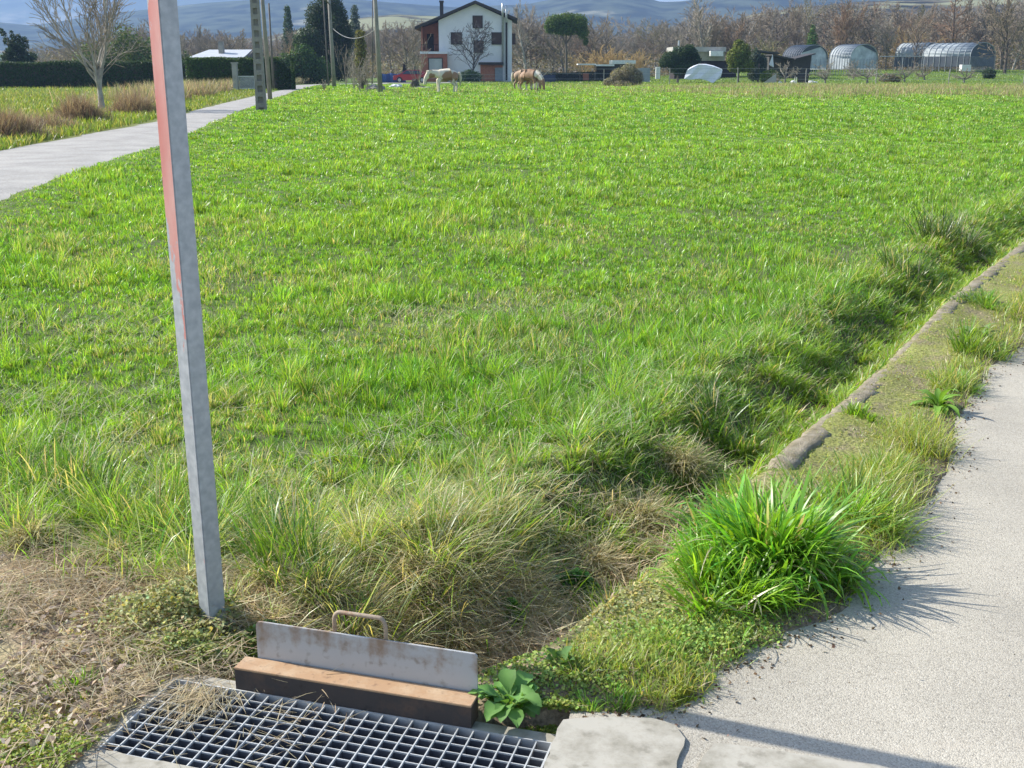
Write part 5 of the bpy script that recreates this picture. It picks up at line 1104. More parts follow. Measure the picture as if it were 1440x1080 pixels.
def body(head):
    J = {'dock': ((-.74, 0, 1.0), (.12, .13)), 'rump': ((-.56, 0, .99), (.26, .28)), 'loin': ((-.28, 0, .96), (.29, .30)), 'belly': ((0, 0, .88), (.33, .36)), 'chest': ((.30, 0, .90), (.29, .35)), 'withers': ((.44, 0, 1.00), (.15, .22))}
    E = [('dock', 'rump'), ('rump', 'loin'), ('loin', 'belly'), ('belly', 'chest'), ('chest', 'withers')]
    if head == 'level':
        J.update(neck=((.66, 0, 1.02), (.13, .21)), poll=((.95, 0, 1.02), (.10, .15)), face=((1.06, 0, .82), (.09, .13)), nose=((1.15, 0, .52), .07), muz=((1.17, 0, .40), .06))
    else:
        J.update(neck=((.66, 0, .84), (.13, .21)), poll=((.86, 0, .58), (.10, .14)), face=((.92, 0, .40), (.09, .12)), nose=((.96, 0, .16), .07), muz=((.96, 0, .08), .06))
    E += [('withers', 'neck'), ('neck', 'poll'), ('poll', 'face'), ('face', 'nose'), ('nose', 'muz')]
    pl = J['poll'][0]
    for s_, n in ((-1, 'r'), (1, 'l')):
        J['ear' + n] = ((pl[0] - .02, s_ * .09, pl[2] + .16), .02); E.append(('poll', 'ear' + n))
        J['sh' + n] = ((.36, s_ * .17, .74), .13); J['kn' + n] = ((.38, s_ * .15, .40), .065); J['fe' + n] = ((.37, s_ * .14, .15), .05); J['fh' + n] = ((.40, s_ * .14, .02), .05)
        E += [('chest', 'sh' + n), ('sh' + n, 'kn' + n), ('kn' + n, 'fe' + n), ('fe' + n, 'fh' + n)]
        o_ = .10 * s_
        J['th' + n] = ((-.54, s_ * .17, .76), (.17, .20)); J['st' + n] = ((-.42 + o_, s_ * .16, .56), .11); J['ho' + n] = ((-.60 + o_, s_ * .15, .40), .065); J['hf' + n] = ((-.57 + o_, s_ * .14, .15), .05); J['hh' + n] = ((-.53 + o_, s_ * .14, .02), .05)
        E += [('rump', 'th' + n), ('th' + n, 'st' + n), ('st' + n, 'ho' + n), ('ho' + n, 'hf' + n), ('hf' + n, 'hh' + n)]
    return J, E
def coat(name, base, patch, boxes, thr=.55):
    """object-space colour patches: list of (centre, radius)"""
    m = bpy.data.materials.new(name); m.use_nodes = True; n = m.node_tree.nodes; l = m.node_tree.links; b = n['Principled BSDF']; b.inputs['Roughness'].default_value = .65
    tc = n.new('ShaderNodeTexCoord'); t = n.new('ShaderNodeTexNoise'); t.inputs['Scale'].default_value = 6; l.new(tc.outputs['Object'], t.inputs[0]); acc = None
    for c, r_ in boxes:
        d = n.new('ShaderNodeVectorMath'); d.operation = 'DISTANCE'; l.new(tc.outputs['Object'], d.inputs[0]); d.inputs[1].default_value = c
        s_ = n.new('ShaderNodeMath'); s_.operation = 'MULTIPLY_ADD'; l.new(t.outputs[0], s_.inputs[0]); s_.inputs[1].default_value = .25; l.new(d.outputs['Value'], s_.inputs[2])
        k = n.new('ShaderNodeMapRange'); k.inputs[1].default_value = r_ + .17; k.inputs[2].default_value = r_ + .10; l.new(s_.outputs[0], k.inputs[0])
        if acc is None: acc = k.outputs[0]
        else: a = n.new('ShaderNodeMath'); a.operation = 'MAXIMUM'; l.new(acc, a.inputs[0]); l.new(k.outputs[0], a.inputs[1]); acc = a.outputs[0]
    mx = n.new('ShaderNodeMix'); mx.data_type = 'RGBA'; l.new(acc, mx.inputs[0]); mx.inputs[6].default_value = (*base, 1); mx.inputs[7].default_value = (*patch, 1); l.new(mx.outputs[2], b.inputs['Base Color']); return m
cream = mat('cream_hair', (.72, .66, .52), .8, scale=9, col2=(.55, .48, .36)); brown_h = (.30, .165, .085)
x, y, z = place(626, 75, 120); pony((x, y, z + .03), R(196), 1.2, coat('white_brown_coat', (.70, .62, .48), brown_h, [((-.10, .30, .80), .32), ((-.52, .24, .88), .22), ((.74, .1, .86), .16)]), body('level'), 'white pinto pony with brown flank patches, grazing left of the other ponies', ([(.42, 0, 1.2), (.7, 0, 1.2), (1.0, 0, 1.17)], (0, 0, -1), .22, cream), ((-.76, 0, 1.08), cream))
x, y, z = place(739, 84, 120); pony((x, y, z + .03), R(-12), 1.17, coat('chestnut_coat', (.30, .19, .11), (.62, .54, .42), [((-.62, -.1, .9), .10), ((.4, 0, .2), .18), ((-.5, 0, .18), .18)]), body('down'), 'chestnut pony with a pale tail, half hidden behind the pale-maned one', ([(.42, 0, 1.2), (.66, 0, 1.05), (.9, 0, .74)], (-.2, 0, -1), .2, cream), ((-.76, 0, 1.08), cream))
x, y, z = place(747, 80, 120); pony((x, y, z + .03), R(-38), 1.17, coat('brown_cream_coat', (.27, .155, .085), (.72, .65, .54), [((.48, 0, 1.0), .22), ((.70, 0, .8), .2), ((.38, 0, .35), .2), ((-.5, 0, .2), .2)]), body('down'), 'brown pony with cream neck and mane, front one of the overlapping pair', ([(.42, 0, 1.22), (.66, 0, 1.07), (.9, 0, .76)], (-.2, 0, -1), .25, cream), ((-.76, 0, 1.08), mat('tan_hair', (.40, .27, .16), .8)))

# ------------------------------------------------------------------ sheds, tarpaulins, tunnels, fence
M['shed_dark'] = mat('dark_shed_wall', (.07, .065, .06), .9, scale=3); M['tarp_white'] = mat('white_tarpaulin', (.74, .76, .80), .5, scale=2.5, col2=(.62, .65, .70)); M['white_sheet'] = mat('bright_roof_sheet', (.80, .80, .78), .5, scale=3)
def pbox(mb, px0, px1, py0, py1, Y, d, o, dz=0):
    x0, x1 = xt(px0, Y, py1) - o[0], xt(px1, Y, py1) - o[0]; mb.box(x0, x1, Y - o[1], Y - o[1] + d, zt(py1, Y) - o[2], zt(py0, Y) - o[2]); return mb
def shed(name, loc_px, Y, parts, label, cat='shed'):
    o = place(loc_px, Y); root = empty(name, o, 0, label, cat)
    for nm, m, boxes in parts:
        mb = MB()
        for b in boxes: pbox(mb, *b[:4], Y + b[4], b[5], (o[0], o[1], o[2]))
        mb.build(nm, m, root, bevel=.01)
    return root
shed('open_shed', 840, 140, [('roof', M['white_sheet'], [(813, 838, 89.5, 91.5, 0, 3.5), (838, 864, 90.5, 93, -.2, 3.5)]), ('back_wall', M['shed_dark'], [(838, 864, 93, 113, 2, .2)]), ('post', M['wood'], [(815, 816, 91.5, 113, .1, .12)]), ('post', M['wood'], [(836, 837.2, 91.5, 113, .1, .12)]), ('barrel', M['brick'], [(820, 828, 103, 113, .8, .7)])], 'low open-fronted shed with a thin white sheet roof, left of the brush heap')
shed('white_roofed_shed', 878, 146, [('roof', M['white_sheet'], [(860.5, 894, 84.6, 90, 0, 4)]), ('wall', M['shed_dark'], [(862, 892, 90.2, 113, .3, 3.4)])], 'taller shed with a bright white roof above the brush heap')
shed('grey_panel_screen', 900, 118, [('panel', M['grey_door'], [(885, 892, 97, 116, 0, .08)]), ('panel', M['pale_conc'], [(892.4, 899, 96, 116, .1, .08)]), ('panel', M['grey_door'], [(899.4, 914, 95.5, 115, -.05, .08)])], 'screen of grey metal panels between the brush heap and the white bin', 'panel screen')
shed('white_drum', 925, 122, [('drum', M['white_sheet'], [(922, 924.8, 94, 111, 0, .35)]), ('drum', M['white_sheet'], [(925.2, 928, 94, 111, 0, .35)])], 'pair of narrow upright white boards at the left of the dark glossy tree', 'white boards')
shed('barn', 980, 150, [('roof', mat('grey_fibre_roof', (.42, .41, .38), .9, scale=1.5, col2=(.32, .31, .28)), [(946, 1021, 66, 72.8, 0, 6)]), ('wall', mat('pale_block_wall', (.40, .38, .31), .9, scale=2), [(948, 1019, 73, 85.5, .4, 5)]), ('lower_wall', M['dark'], [(948, 1035, 85.7, 112, .6, 4.6)]), ('awning', M['white_sheet'], [(999, 1017, 71.6, 79, -1.2, 1.1)])], 'long low barn with a grey roof and a bright white awning behind the tarpaulin tent', 'barn')
x, y, z = place(952.5, 149); mb = MB(); mb.tube([(0, 0, 2), (0, 0, zt(57, 149) - z)], .12, 7); tag(mb.build('stove_pipe', M['metal_pale'], None, (x, y, z)), 'pale stove pipe rising behind the left end of the barn roof', 'stove pipe')
# the white tarpaulin tent
x0, y0, z0 = place(990, 120); s_ = 120 / 1550 / 1.04
def tq(px, py, dy): return ((px - 990) * s_, dy, zt(py, 120) - z0)
mb = MB(); rows = []
top = [(966, 99), (975, 94), (982, 90.5), (992, 91), (1004, 93.8), (1016, 98)]; bot = [(962, 111), (972, 112), (983, 110.5), (994, 113), (1003, 117), (1014, 108)]
back = [(972, 96), (978, 92.5), (986, 89.8), (996, 89.8), (1007, 92.2), (1018, 96.5)]
n = 6; vs = [tq(a, b, .0 + .12 * (i % 2)) for i, (a, b) in enumerate(bot)] + [tq((a + c) / 2, (b + d) / 2, .1 + .15 * ((i + 1) % 2)) for i, ((a, b), (c, d)) in enumerate(zip(top, bot))] + [tq(a, b, .25) for a, b in top] + [tq(a, b, 1.8) for a, b in back] + [tq(a + 2, 112, 3.2) for a, b in back]
fs = [(r * n + i, r * n + i + 1, (r + 1) * n + i + 1, (r + 1) * n + i) for r in range(4) for i in range(n - 1)]
mb.add(vs, fs); o = mb.build('tarpaulin_tent', M['tarp_white'], None, (x0, y0, z0), smooth=False); md = o.modifiers.new('thick', 'SOLIDIFY'); md.thickness = .03
tag(o, 'pale blue-white tarpaulin draped as a tent under the dark glossy tree', 'tarpaulin')
# dark lean-to roofs right of the citrus tree
x, y, z = place(1115, 138); s_ = 138 / 1550 / 1.04; sh = empty('lean_to_shed', (x, y, z), 0, 'dark shed with a shallow V-shaped roof left of the first tunnel', 'shed')
def q2(px, py): return ((px - 1115) * s_, zt(py, 138) - z)
mb = MB(); mb.xprism([q2(1082, 78), q2(1113, 84), q2(1113, 82.4), q2(1082, 76.4)], -.8, 4); mb.xprism([q2(1113.1, 84), q2(1141, 76.5), q2(1141, 75), q2(1113.1, 82.4)], -1.2, 4); mb.build('roof', M['roof'], sh)
mb = MB(); mb.xprism([q2(1084, 112), q2(1084, 79), q2(1113, 84.5), q2(1113, 112)], 1.5, 3.8); mb.xprism([q2(1113.1, 112), q2(1113.1, 84.5), q2(1140, 77.5), q2(1138, 112)], .2, 3.8); mb.build('wall', M['shed_dark'], sh)
x, y, z = place(1070, 150); mb = MB(); mb.xprism([(-1.2, zt(72, 150) - z), (2.2, zt(76, 150) - z), (2.2, zt(74, 150) - z), (-1.2, zt(70, 150) - z)], -.5, 4); mb.box(-1.0, 2, 0, 3.5, 0, zt(76.5, 150) - z); tag(mb.build('shed', M['shed_dark'], None, (x, y, z)), 'dark shed peeking out behind the right side of the citrus tree', 'shed')
x, y, z = place(1084, 126); mb = MB(); mb.add([(-.3, 0, 1.9), (.25, 0, 1.6), (.05, 0, 3.0), (0, .3, 1.7)], [(0, 1, 2), (0, 2, 3), (1, 3, 2), (0, 3, 1)]); tag(mb.build('hanging_sheet', M['tarp_white'], None, (x, y, z)), 'small white cloth hanging under the left tip of the V-shaped roof', 'cloth')
x, y, z = place(1084, 119); mb = MB(); mb.add([(-.9, 0, 0), (.6, -.1, 0), (.55, .1, 1.05), (.2, .6, 0)], [(0, 1, 2), (0, 2, 3), (1, 3, 2), (0, 3, 1)]); tag(mb.build('leaning_sheet', M['pale_conc'], None, (x, y, z)), 'pale grey triangular sheet leaning on the ground right of the citrus tree', 'sheet')
x, y, z = place(1127, 118); tb = empty('garden_table', (x, y, z), 0, 'white-legged garden table with a dark cover before the first tunnel', 'table')
mb = MB(); mb.box(-.65, .65, -.4, .4, .68, .73); mb.box(-.5, .62, -.41, -.38, .12, .675); mb.build('tabletop', M['shed_dark'], tb)
for a in (-.6, .6):
    for b in (-.35, .35): mb = MB(); mb.tube([(a, b, 0), (a * .96, b, .68)], .035, 6); mb.build('leg', M['white_sheet'], tb)
lump('white_sack', place(1143, 119), .6, .3, .3, M['white_sheet'], 'white sack lying on the lawn just right of the garden table', 'sack', 8, .4)
lump('white_sack', place(1115, 119), .32, .3, .32, M['white_sheet'], 'small cream sack standing just left of the garden table', 'sack', 9, .4)
lump('white_sack', place(1097, 119), .22, .2, .26, M['white_sheet'], 'tiny pale sack at the foot of the bare bush left of the garden table', 'sack', 10, .4)

M['net_dark'] = mat('dark_shade_net', (.085, .10, .125), .8, scale=1.0, col2=(.055, .065, .08)); M['plastic'] = mat('clouded_plastic', (.64, .69, .72), .4, scale=.55, col2=(.24, .28, .31), spec=.5); M['hoop'] = mat('steel_hoops', (.42, .44, .46), .45, metal=.4)
def tunnel(px0, px1, pyt, pyb, Y, fr, rz, label, name='polytunnel', side='plastic', ribs=9, ne=0, flap=None, cov='net_dark'):
    s_ = Y / 1550 / 1.04; T = (px1 - px0) * s_; W_ = T * fr / math.cos(rz); Lg = T * (1 - fr) / math.sin(rz); x = at(px1, pyb, Y)[0] - W_ / 2 * math.cos(rz); z = zt(pyb, Y); H = zt(pyt, Y) - z; eave = H * .52
    root = empty(name, (x, Y, z), rz, label, 'polytunnel'); n = 14
    def arc(k): t = math.pi * k / n; return (-W_ / 2 * math.cos(t), eave + (H - eave) * math.sin(t) ** .9)
    th = .04
    mb = MB()
    for k in range(n):
        (a, b), (c, d) = arc(k), arc(k + 1); mb.add([(a, 0, b), (c, 0, d), (c, Lg, d), (a, Lg, b), (a, 0, b - th), (c, 0, d - th), (c, Lg, d - th), (a, Lg, b - th)], [(0, 1, 2, 3), (7, 6, 5, 4), (0, 4, 5, 1), (2, 6, 7, 3)])
    mb.build('cover', M[cov], root, smooth=True)
    mb = MB(); P = [arc(k) for k in range(n + 1)]; P = [(a * .985, b - .05) for a, b in P]; mb.xprism(P[:1] + [(P[0][0], eave * .35)] + [(P[-1][0], eave * .35)] + P[::-1][:-1], .12, .15); mb.build('end_sheet', M[side], root)
    if flap:
        mb = MB(); mb.xprism([(a * .98, b - .06) for a, b in [arc(k) for k in range(flap[0], flap[1] + 1)]], .06, .10); mb.build('net_flap', M['net_dark'], root)
    mb = MB(); mb.box(-W_ / 2 - .02, -W_ / 2 + .02, .16, Lg, eave * .3, eave); mb.box(W_ / 2 - .02, W_ / 2 + .02, .16, Lg, eave * .3, eave); mb.build('side_sheet', M[side], root)
    for j in range(ribs):
        yy = Lg * j / (ribs - 1); mb = MB(); mb.tube([(-W_ / 2 - .06, yy, -.5)] + [(a * 1.01, yy, b + .03) for a, b in [arc(k) for k in range(n + 1)]] + [(W_ / 2 + .06, yy, -.5)], .035, 5); mb.build('hoop', M['hoop'], root)
    for j in range(ne):
        xx = -W_ / 2 + W_ * (j + .5) / ne; mb = MB(); mb.tube([(xx, 0, -.5), (xx, 0, eave)], .035, 5); mb.build('post', M['hoop'], root)
    return root
M['net_grey'] = mat('grey_shade_net', (.38, .42, .43), .7, scale=.6, col2=(.22, .25, .27))
tunnel(1103, 1166, 63.5, 104, 150, .72, R(30), 'leftmost rounded tunnel with a dark net top, behind the V-shaped shed roof', ne=6, flap=(2, 9))
tunnel(1168, 1238, 62.5, 104, 152, .70, R(35), 'tunnel with torn pale plastic on its front, second from the left', ne=9, flap=(6, 12), cov='net_grey')
tunnel(1262, 1326, 60, 100, 176, .55, R(42), 'dark net tunnel standing third from the left, beyond the pruned trees', side='net_dark', ne=9, cov='net_grey')
tunnel(1302, 1410, 60, 100, 168, .55, R(45), 'widest and rightmost net tunnel with many slim posts', side='net_dark', ne=22, cov='net_grey')
shed('water_tank', 1359, 160, [('tank', M['white_sheet'], [(1352, 1365, 91, 100, 0, .9)])], 'white box-shaped tank standing before the rightmost tunnel', 'tank')
# raised wire/rail right of the second tunnel
a_ = at(1238, 79.5, 150); b_ = at(1300, 79.2, 160); mb = MB(); mb.tube([a_, b_], .05, 5)
for t in (.5, 1.0): q = Vector(a_).lerp(Vector(b_), t); mb.tube([(q.x, q.y, gh1(q.x, q.y)), q], .045, 5)
tag(mb.build('rail', M['hoop']), 'thin white rail on posts joining the second and third tunnels', 'rail')
# pruned small trees on the lawn
M['twig_prune'] = mat('pruned_bark', (.25, .235, .20), .9, scale=3, col2=(.13, .12, .10))
for i, (px, Y, pyt, sd, tw, lb) in enumerate([(1161, 117, 86, 51, 'twig_grey', 'small bare fruit tree with forked trunk in front of the first two tunnels'), (1220, 117, 84, 52, 'twig_grey', 'small bare fruit tree before the right half of the second tunnel'), (1272, 121, 84, 53, 'twig_grey', 'thick-limbed pruned tree with dark fork left of the third tunnel'), (1356, 118, 95, 54, 'twig_grey', 'smallest pruned tree with bright limbs below the white tank'), (1104, 121, 84, 55, 'twig_grey', 'twiggy bare bush between the citrus tree and the garden table'), (1200, 135, 84, 57, 'twig_grey', 'bare bushy tree against the pale front of the second tunnel'), (1300, 132, 88, 58, 'twig', 'twiggy low tree against the third tunnel')]):
    o_ = place(px, Y); rt = bare_tree('fruit_tree', 'orchard', sd, zt(pyt, Y) - o_[2], .13, o_, lb, None, 'twig_prune', tw, .016, 'fruit tree')
    rt.scale = (1.15, 1.1, 1)
o_ = place(757, 128); rt = bare_tree('fruit_tree', 'orchard', 59, 2.3, .07, o_, 'pale little bare tree behind the ponies, right of the house', None, 'bark_pale', 'twig_grey', .014, 'fruit tree'); rt.scale = (1.6, 1.3, 1)

# fences
def fence(pts, gap, h, r, label, name='wire_fence', m='pale_conc', wires=(.35, .7, 1.0), brace=False):
    root = empty(name, (pts[0][0], pts[0][1], gh1(*pts[0])), 0, label, 'fence'); o = root.location; Q = resample(pts, gap); P = []
    for (x, y) in Q:
        z = gh1(x, y); hh = h * random.uniform(.93, 1.07); mb = MB(); mb.box(x - r - o.x, x + r - o.x, y - r - o.y, y + r - o.y, z - .3 - o.z, z + hh - o.z); mb.build('post', M[m], root, bevel=.01); P.append((x - o.x, y - o.y, z - o.z))
    mb = MB()
    for wz in wires: mb.tube([(a, b, c + wz * h) for a, b, c in P], .012, 4)
    mb.build('wire', M['hoop'], root); return root
fence([(xt(760, 118, 112), 118), (xt(1037, 112, 112), 112), (xt(1440, 105, 112), 105), (64, 101)], 5.2, 1.5, .035, 'long wire fence with pale posts along the far side of the field')
fence([(xt(600, 104, 112), 104), (xt(720, 106, 112), 106)], 2.6, 1.0, .03, 'low fence of thin stakes between the ponies and the white house', m='wood')
# dark band of low hedge behind the right fence, and house fence
hedge(722, 862, 141, 102.5, 1.2, (.045, .055, .05), 'low dark hedge running right from the white house towards the sheds', 9000)
x, y, z = place(742, 132); mb = MB(); mb.box(-1.6, 3.2, 0, .05, 0, .85); tag(mb.build('dark_screen', mat('navy_screen', (.05, .06, .12), .8), None, (x, y, z)), 'low navy ground screen behind the pair of ponies', 'screen')

# ------------------------------------------------------------------ brush and dry weeds
def brushwood(name, fn, N, col, label, Lr=(.4, 1.1), W_=.02, kind='stuff', cat='brush', mat_='straw', S=3, flat=.35):
    x, y = fn(N); n = len(x); nb = NB()
    v, t, c = ribbon_blades(np.stack([x, y, gh(x, y) - .02], 1), RNG.uniform(-3.14, 3.14, n), RNG.uniform(*Lr, n), W_ * RNG.uniform(.6, 1.5, n), np.abs(RNG.normal(0, flat, n)), RNG.uniform(0, .9, n), jitter(np.array(col)[RNG.integers(0, len(col), n)], n, .25, .08), S); nb.add(v, t, c)
    return tag(nb.build(name, M[mat_]), label, cat, kind=kind)
def belt(N):
    y = RNG.uniform(56, 106, N); x = RNG.uniform(-9, 75, N); d = fbm(x, y, 5, 210, 3); k = (RNG.random(N) < sst(.38, .6, d) * sst(58, 74, y + RNG.normal(0, 4, N)) * (.12 + .88 * sst(6, 18, x))) & (x < y * .56 + 2); return x[k], y[k]
brushwood('dry_weeds', belt, 150000, [(.40, .35, .20), (.28, .26, .14), (.22, .30, .08), (.34, .27, .17), (.25, .33, .09)], 'belt of dry brown and olive weeds along the far edge of the field', (.12, .5), .03, cat='weeds', flat=.6)
def clumps(C):
    def f(N):
        C_ = np.array(C); w_ = C_[:, 2] * C_[:, 3]; k = RNG.choice(len(C_), N, p=w_ / w_.sum()); return C_[k, 0] + RNG.normal(0, .5, N) * C_[k, 2], C_[k, 1] + RNG.normal(0, .5, N) * C_[k, 3]
    return f
def cpos(px, py): return gp(px, py, 0)
bcol = [(.25, .17, .12), (.36, .29, .19), (.20, .15, .11)]
for i, (px, py, rx, ry, n, H, lb) in enumerate([(8, 196, 1.0, 1.1, 3600, .72, 'reddish-brown bramble thicket cut by the left edge beside the lane'), (58, 184, 1.2, 1.3, 1800, .5, 'thin grey-brown dry weeds right of the edge thicket beside the lane'), (112, 172, .85, 1.0, 3000, .85, 'purplish-brown bramble clump left of the pale-trunked tree'), (188, 161, 1.0, 1.0, 3000, .8, 'reddish bramble clump between the pale-trunked tree and the square post')]):
    x, y = cpos(px, py); N = n; o_ = (x, y, gh1(x, y)); a, b = RNG.normal(0, .42, N) * rx, RNG.normal(0, .42, N) * ry; hh = H * np.exp(-(a / rx) ** 2 - (b / ry) ** 2)
    v, t, c = ribbon_blades(np.stack([a, b, RNG.random(N) * .25 * hh], 1), RNG.uniform(-3.14, 3.14, N), hh * RNG.uniform(.5, 1.25, N), RNG.uniform(.006, .016, N), np.abs(RNG.normal(.2, .5, N)), RNG.uniform(0, 1.6, N), jitter(np.array(bcol)[RNG.integers(0, 3, N)], N, .25, .08), 3)
    tag(link('bramble_thicket', np_mesh('bramble_thicket', v, t, None, c), M['straw'], None, o_), lb, 'brambles')
def lside(N):
    y = RNG.uniform(48, 88, N); x0 = np.interp(y, [48, 65, 88], [-13.8, -15.8, -19.2]); x = x0 - np.abs(RNG.normal(0, 1.8, N)) - 1.6; k = fbm(x, y, 3, 220, 2) > .44; return x[k], y[k]
brushwood('dry_weeds', lside, 15000, [(.34, .26, .17), (.26, .19, .13), (.40, .33, .22), (.24, .27, .09)], 'tall dry brown weeds along the left side of the lane before the hedge', (.3, 1.1), .026, cat='weeds')
def rside(N):
    y = RNG.uniform(84, 128, N); x0 = np.interp(y, [84, 100, 128], [-19.5, -22, -19]); x = x0 - np.abs(RNG.normal(0, 3.0, N)) - .8; return x, y
brushwood('dry_weeds', rside, 16000, [(.36, .31, .22), (.26, .24, .15), (.2, .22, .10)], 'pale dry weeds on the verge beyond the rounded hedge end', (.3, .9), .04, cat='weeds')
def meadow(N):
    y = RNG.uniform(13, 92, N) ** 1.0; x = -RNG.uniform(.15, .60, N) * y - 3; dl, _ = poly_dist(x, y, LR_L); k = (dl < -.25) & (RNG.random(N) < 30 / y); return x[k], y[k]
brushwood('meadow_grass', meadow, 170000, [(.15, .23, .035), (.22, .28, .05), (.11, .18, .03), (.32, .30, .12)], 'bright green meadow grass left of the lane', (.10, .28), .030, cat='grass', mat_='grass', S=2)
def lawn(N):
    y = RNG.uniform(104, 186, N); x = RNG.uniform(-6, 98, N); k = (x < y * .52); return x[k], y[k]
brushwood('lawn_grass', lawn, 60000, [(.17, .26, .035), (.22, .29, .05), (.14, .22, .03)], 'bright green lawn grass around the sheds and tunnels', (.10, .22), .06, cat='grass', mat_='grass', S=2)

# ------------------------------------------------------------------ the tree line
protos = {}
def proto(kind, seed, H, r0, rmin): 
    k = (kind, seed)
    if k not in protos: protos[k] = tree_meshes(kind, seed, H, r0, rmin)
    return protos[k]
def far_tree(kind, seed, px, Y, pyt, bark, twig, label, group=None, sx=1.0, name='bare_tree', cat='bare tree', rmin=.030, dz=0):
    a, b = proto(kind, seed, 10, .20, rmin); x, y, z = place(px, Y, 100); H = zt(pyt, Y) - z
    root = empty(name, (x, y, z), random.random() * 6.28, label, cat, group); root.scale = (H / 10 * sx, H / 10 * sx, H / 10)
    for nm, me, m in (('trunk', a, bark), ('crown', b, twig)):
        o = bpy.data.objects.new(nm, me); COL.objects.link(o); o.parent = root; KIDS.setdefault(root.name, []).append(o)
        if not me.materials: me.materials.append(M[m])
        o.material_slots[0].link = 'OBJECT'; o.material_slots[0].material = M[m]
    return root
random.seed(8)
far_tree('poplar', 61, 985, 176, -14, 'bark_pale', 'twig_grey', 'tallest pale bare poplar rising out of the top of the photo above the barn', sx=1.3)
far_tree('poplar', 62, 740, 175, -2, 'bark_pale', 'twig_grey', 'pale-limbed bare poplar right behind the white house', sx=1.1)
far_tree('poplar', 63, 1018, 185, 26, 'bark_pale', 'twig_grey', 'pale bare poplar right of the tallest one')
far_tree('cone', 64, 1336, 190, -16, 'bark_dark', 'twig_red', 'broad conical reddish-brown larch with a dark straight trunk behind the tunnels', sx=1.15, rmin=.035)
far_tree('cone', 65, 1290, 205, 22, 'bark', 'twig_red', 'smaller orange-brown conical tree left of the broad larch', sx=1.3, rmin=.035)
far_tree('cone', 66, 1375, 205, -6, 'bark', 'twig_red', 'reddish-brown conical tree just right of the broad larch', sx=1.1, rmin=.035)
far_tree('round', 67, 1413, 158, -12, 'bark_dark', 'twig', 'dark-trunked bare tree at the right end of the rightmost tunnel', sx=1.0)
far_tree('round', 68, 1190, 190, 8, 'bark_dark', 'twig', 'dark-trunked tall bare tree behind the gap between first two tunnels', sx=.9)
far_tree('round', 69, 1222, 192, 10, 'bark_dark', 'twig', 'tall bare tree with dark straight trunk behind the second tunnel', sx=.9)
far_tree('round', 72, 1285, 172, 20, 'bark_dark', 'twig', 'bare tree with dark forked trunk left of the third tunnel', sx=.8)
for i, (px, pyt, lb) in enumerate([(822, 72, 'low'), (850, 62, 'tall'), (872, 64, 'wide'), (898, 68, 'orange')]):
    far_tree('fan', 73 + i % 2, px, 165 + i, pyt, 'twig_yellow', 'twig_yellow', {'low': 'leftmost and lowest golden willow beside the umbrella pine', 'tall': 'tallest of the golden willows above the low sheds', 'wide': 'golden willow directly above the white-roofed shed', 'orange': 'slim golden willow right of the white-roofed shed'}[lb], None, 2.0 if i < 3 else 1.2, 'willow', 'willow', .035)
far_tree('fan', 73, 1128, 172, 60, 'twig_red', 'twig_red', 'orange-brown bush-like willow above the left tunnel', None, 2.6, 'willow', 'willow', .035)
far_tree('fan', 74, 1078, 172, 50, 'twig_olive', 'twig_olive', 'olive-green budding tree above the V-shaped shed roof', None, 1.8, 'willow', 'willow', .035)
far_tree('fan', 74, 1272, 182, 34, 'twig_yellow', 'twig_yellow', 'yellow-brown bushy tree left of the third tunnel', None, 1.5, 'willow', 'willow', .035)
far_tree('fan', 73, 418, 140, 60, 'twig_yellow', 'twig_yellow', 'small tan bush left of the huge dark conifer', None, 1.2, 'willow', 'willow', .03)
leafy_tree('conifer', [(0, 0, 1.2, 1.5, 1.3, 1.3), (0, 0, 3, 1.2, 1.1, 1.4), (0, 0, 4.6, .8, .8, 1.2), (0, 0, 5.8, .4, .4, .9)], 2600, .3, (.07, .13, .03), place(1138, 168), 'green pointed conifer peeking above the leftmost tunnel', [([(0, 0, 0), (0, 0, 5)], [.15, .05])], cat='conifer')
leafy_tree('conifer', [(0, 0, 1.2, 1.2, 1.0, 1.3), (0, 0, 3, .9, .9, 1.4), (0, 0, 4.6, .5, .5, 1.2)], 1600, .3, (.06, .10, .035), place(1078, 215), 'small dark conifer in the bare trees above the citrus tree', [([(0, 0, 0), (0, 0, 4)], [.15, .05])], cat='conifer')
# many similar trees, each its own object
G = 'bare grey-brown trees making up the tree line behind the sheds and tunnels'; LB = 'one of the many look-alike bare grey-brown trees of the tree line behind the sheds'
top = lambda px: np.interp(px, [0, 60, 150, 215, 260, 330, 400, 480, 560, 620, 700, 740, 780, 860, 920, 960, 1040, 1100, 1160, 1260, 1300, 1440, 1500], [95, 70, 52, 38, 48, 45, 48, 40, 36, 30, 30, 24, 40, 42, 44, 28, 22, 18, 16, 18, 18, 6, 6])
kinds = [('poplar', 81), ('round', 82), ('poplar', 83), ('round', 84), ('vase', 85), ('round', 86)]
for i in range(74):
    px = 700 + (1470 - 700) * (i + random.random()) / 74; kd, sd = kinds[i % 6]; Y = random.uniform(176, 238)
    far_tree(kd, sd, px, Y, float(top(px)) + random.choice([random.uniform(-28, -8), random.uniform(-6, 14)]), random.choice(['bark', 'bark_pale', 'bark']), random.choice(['twig', 'twig_grey', 'twig', 'twig_grey', 'twig', 'twig_grey', 'twig_red', 'twig_olive']), LB, G, random.uniform(.85, 1.35) * (.75 if kd == 'vase' else 1))
G = 'bare trees behind the hedges left of the white house'; LB = 'one of the look-alike bare brown trees rising behind the hedges left of the white house'
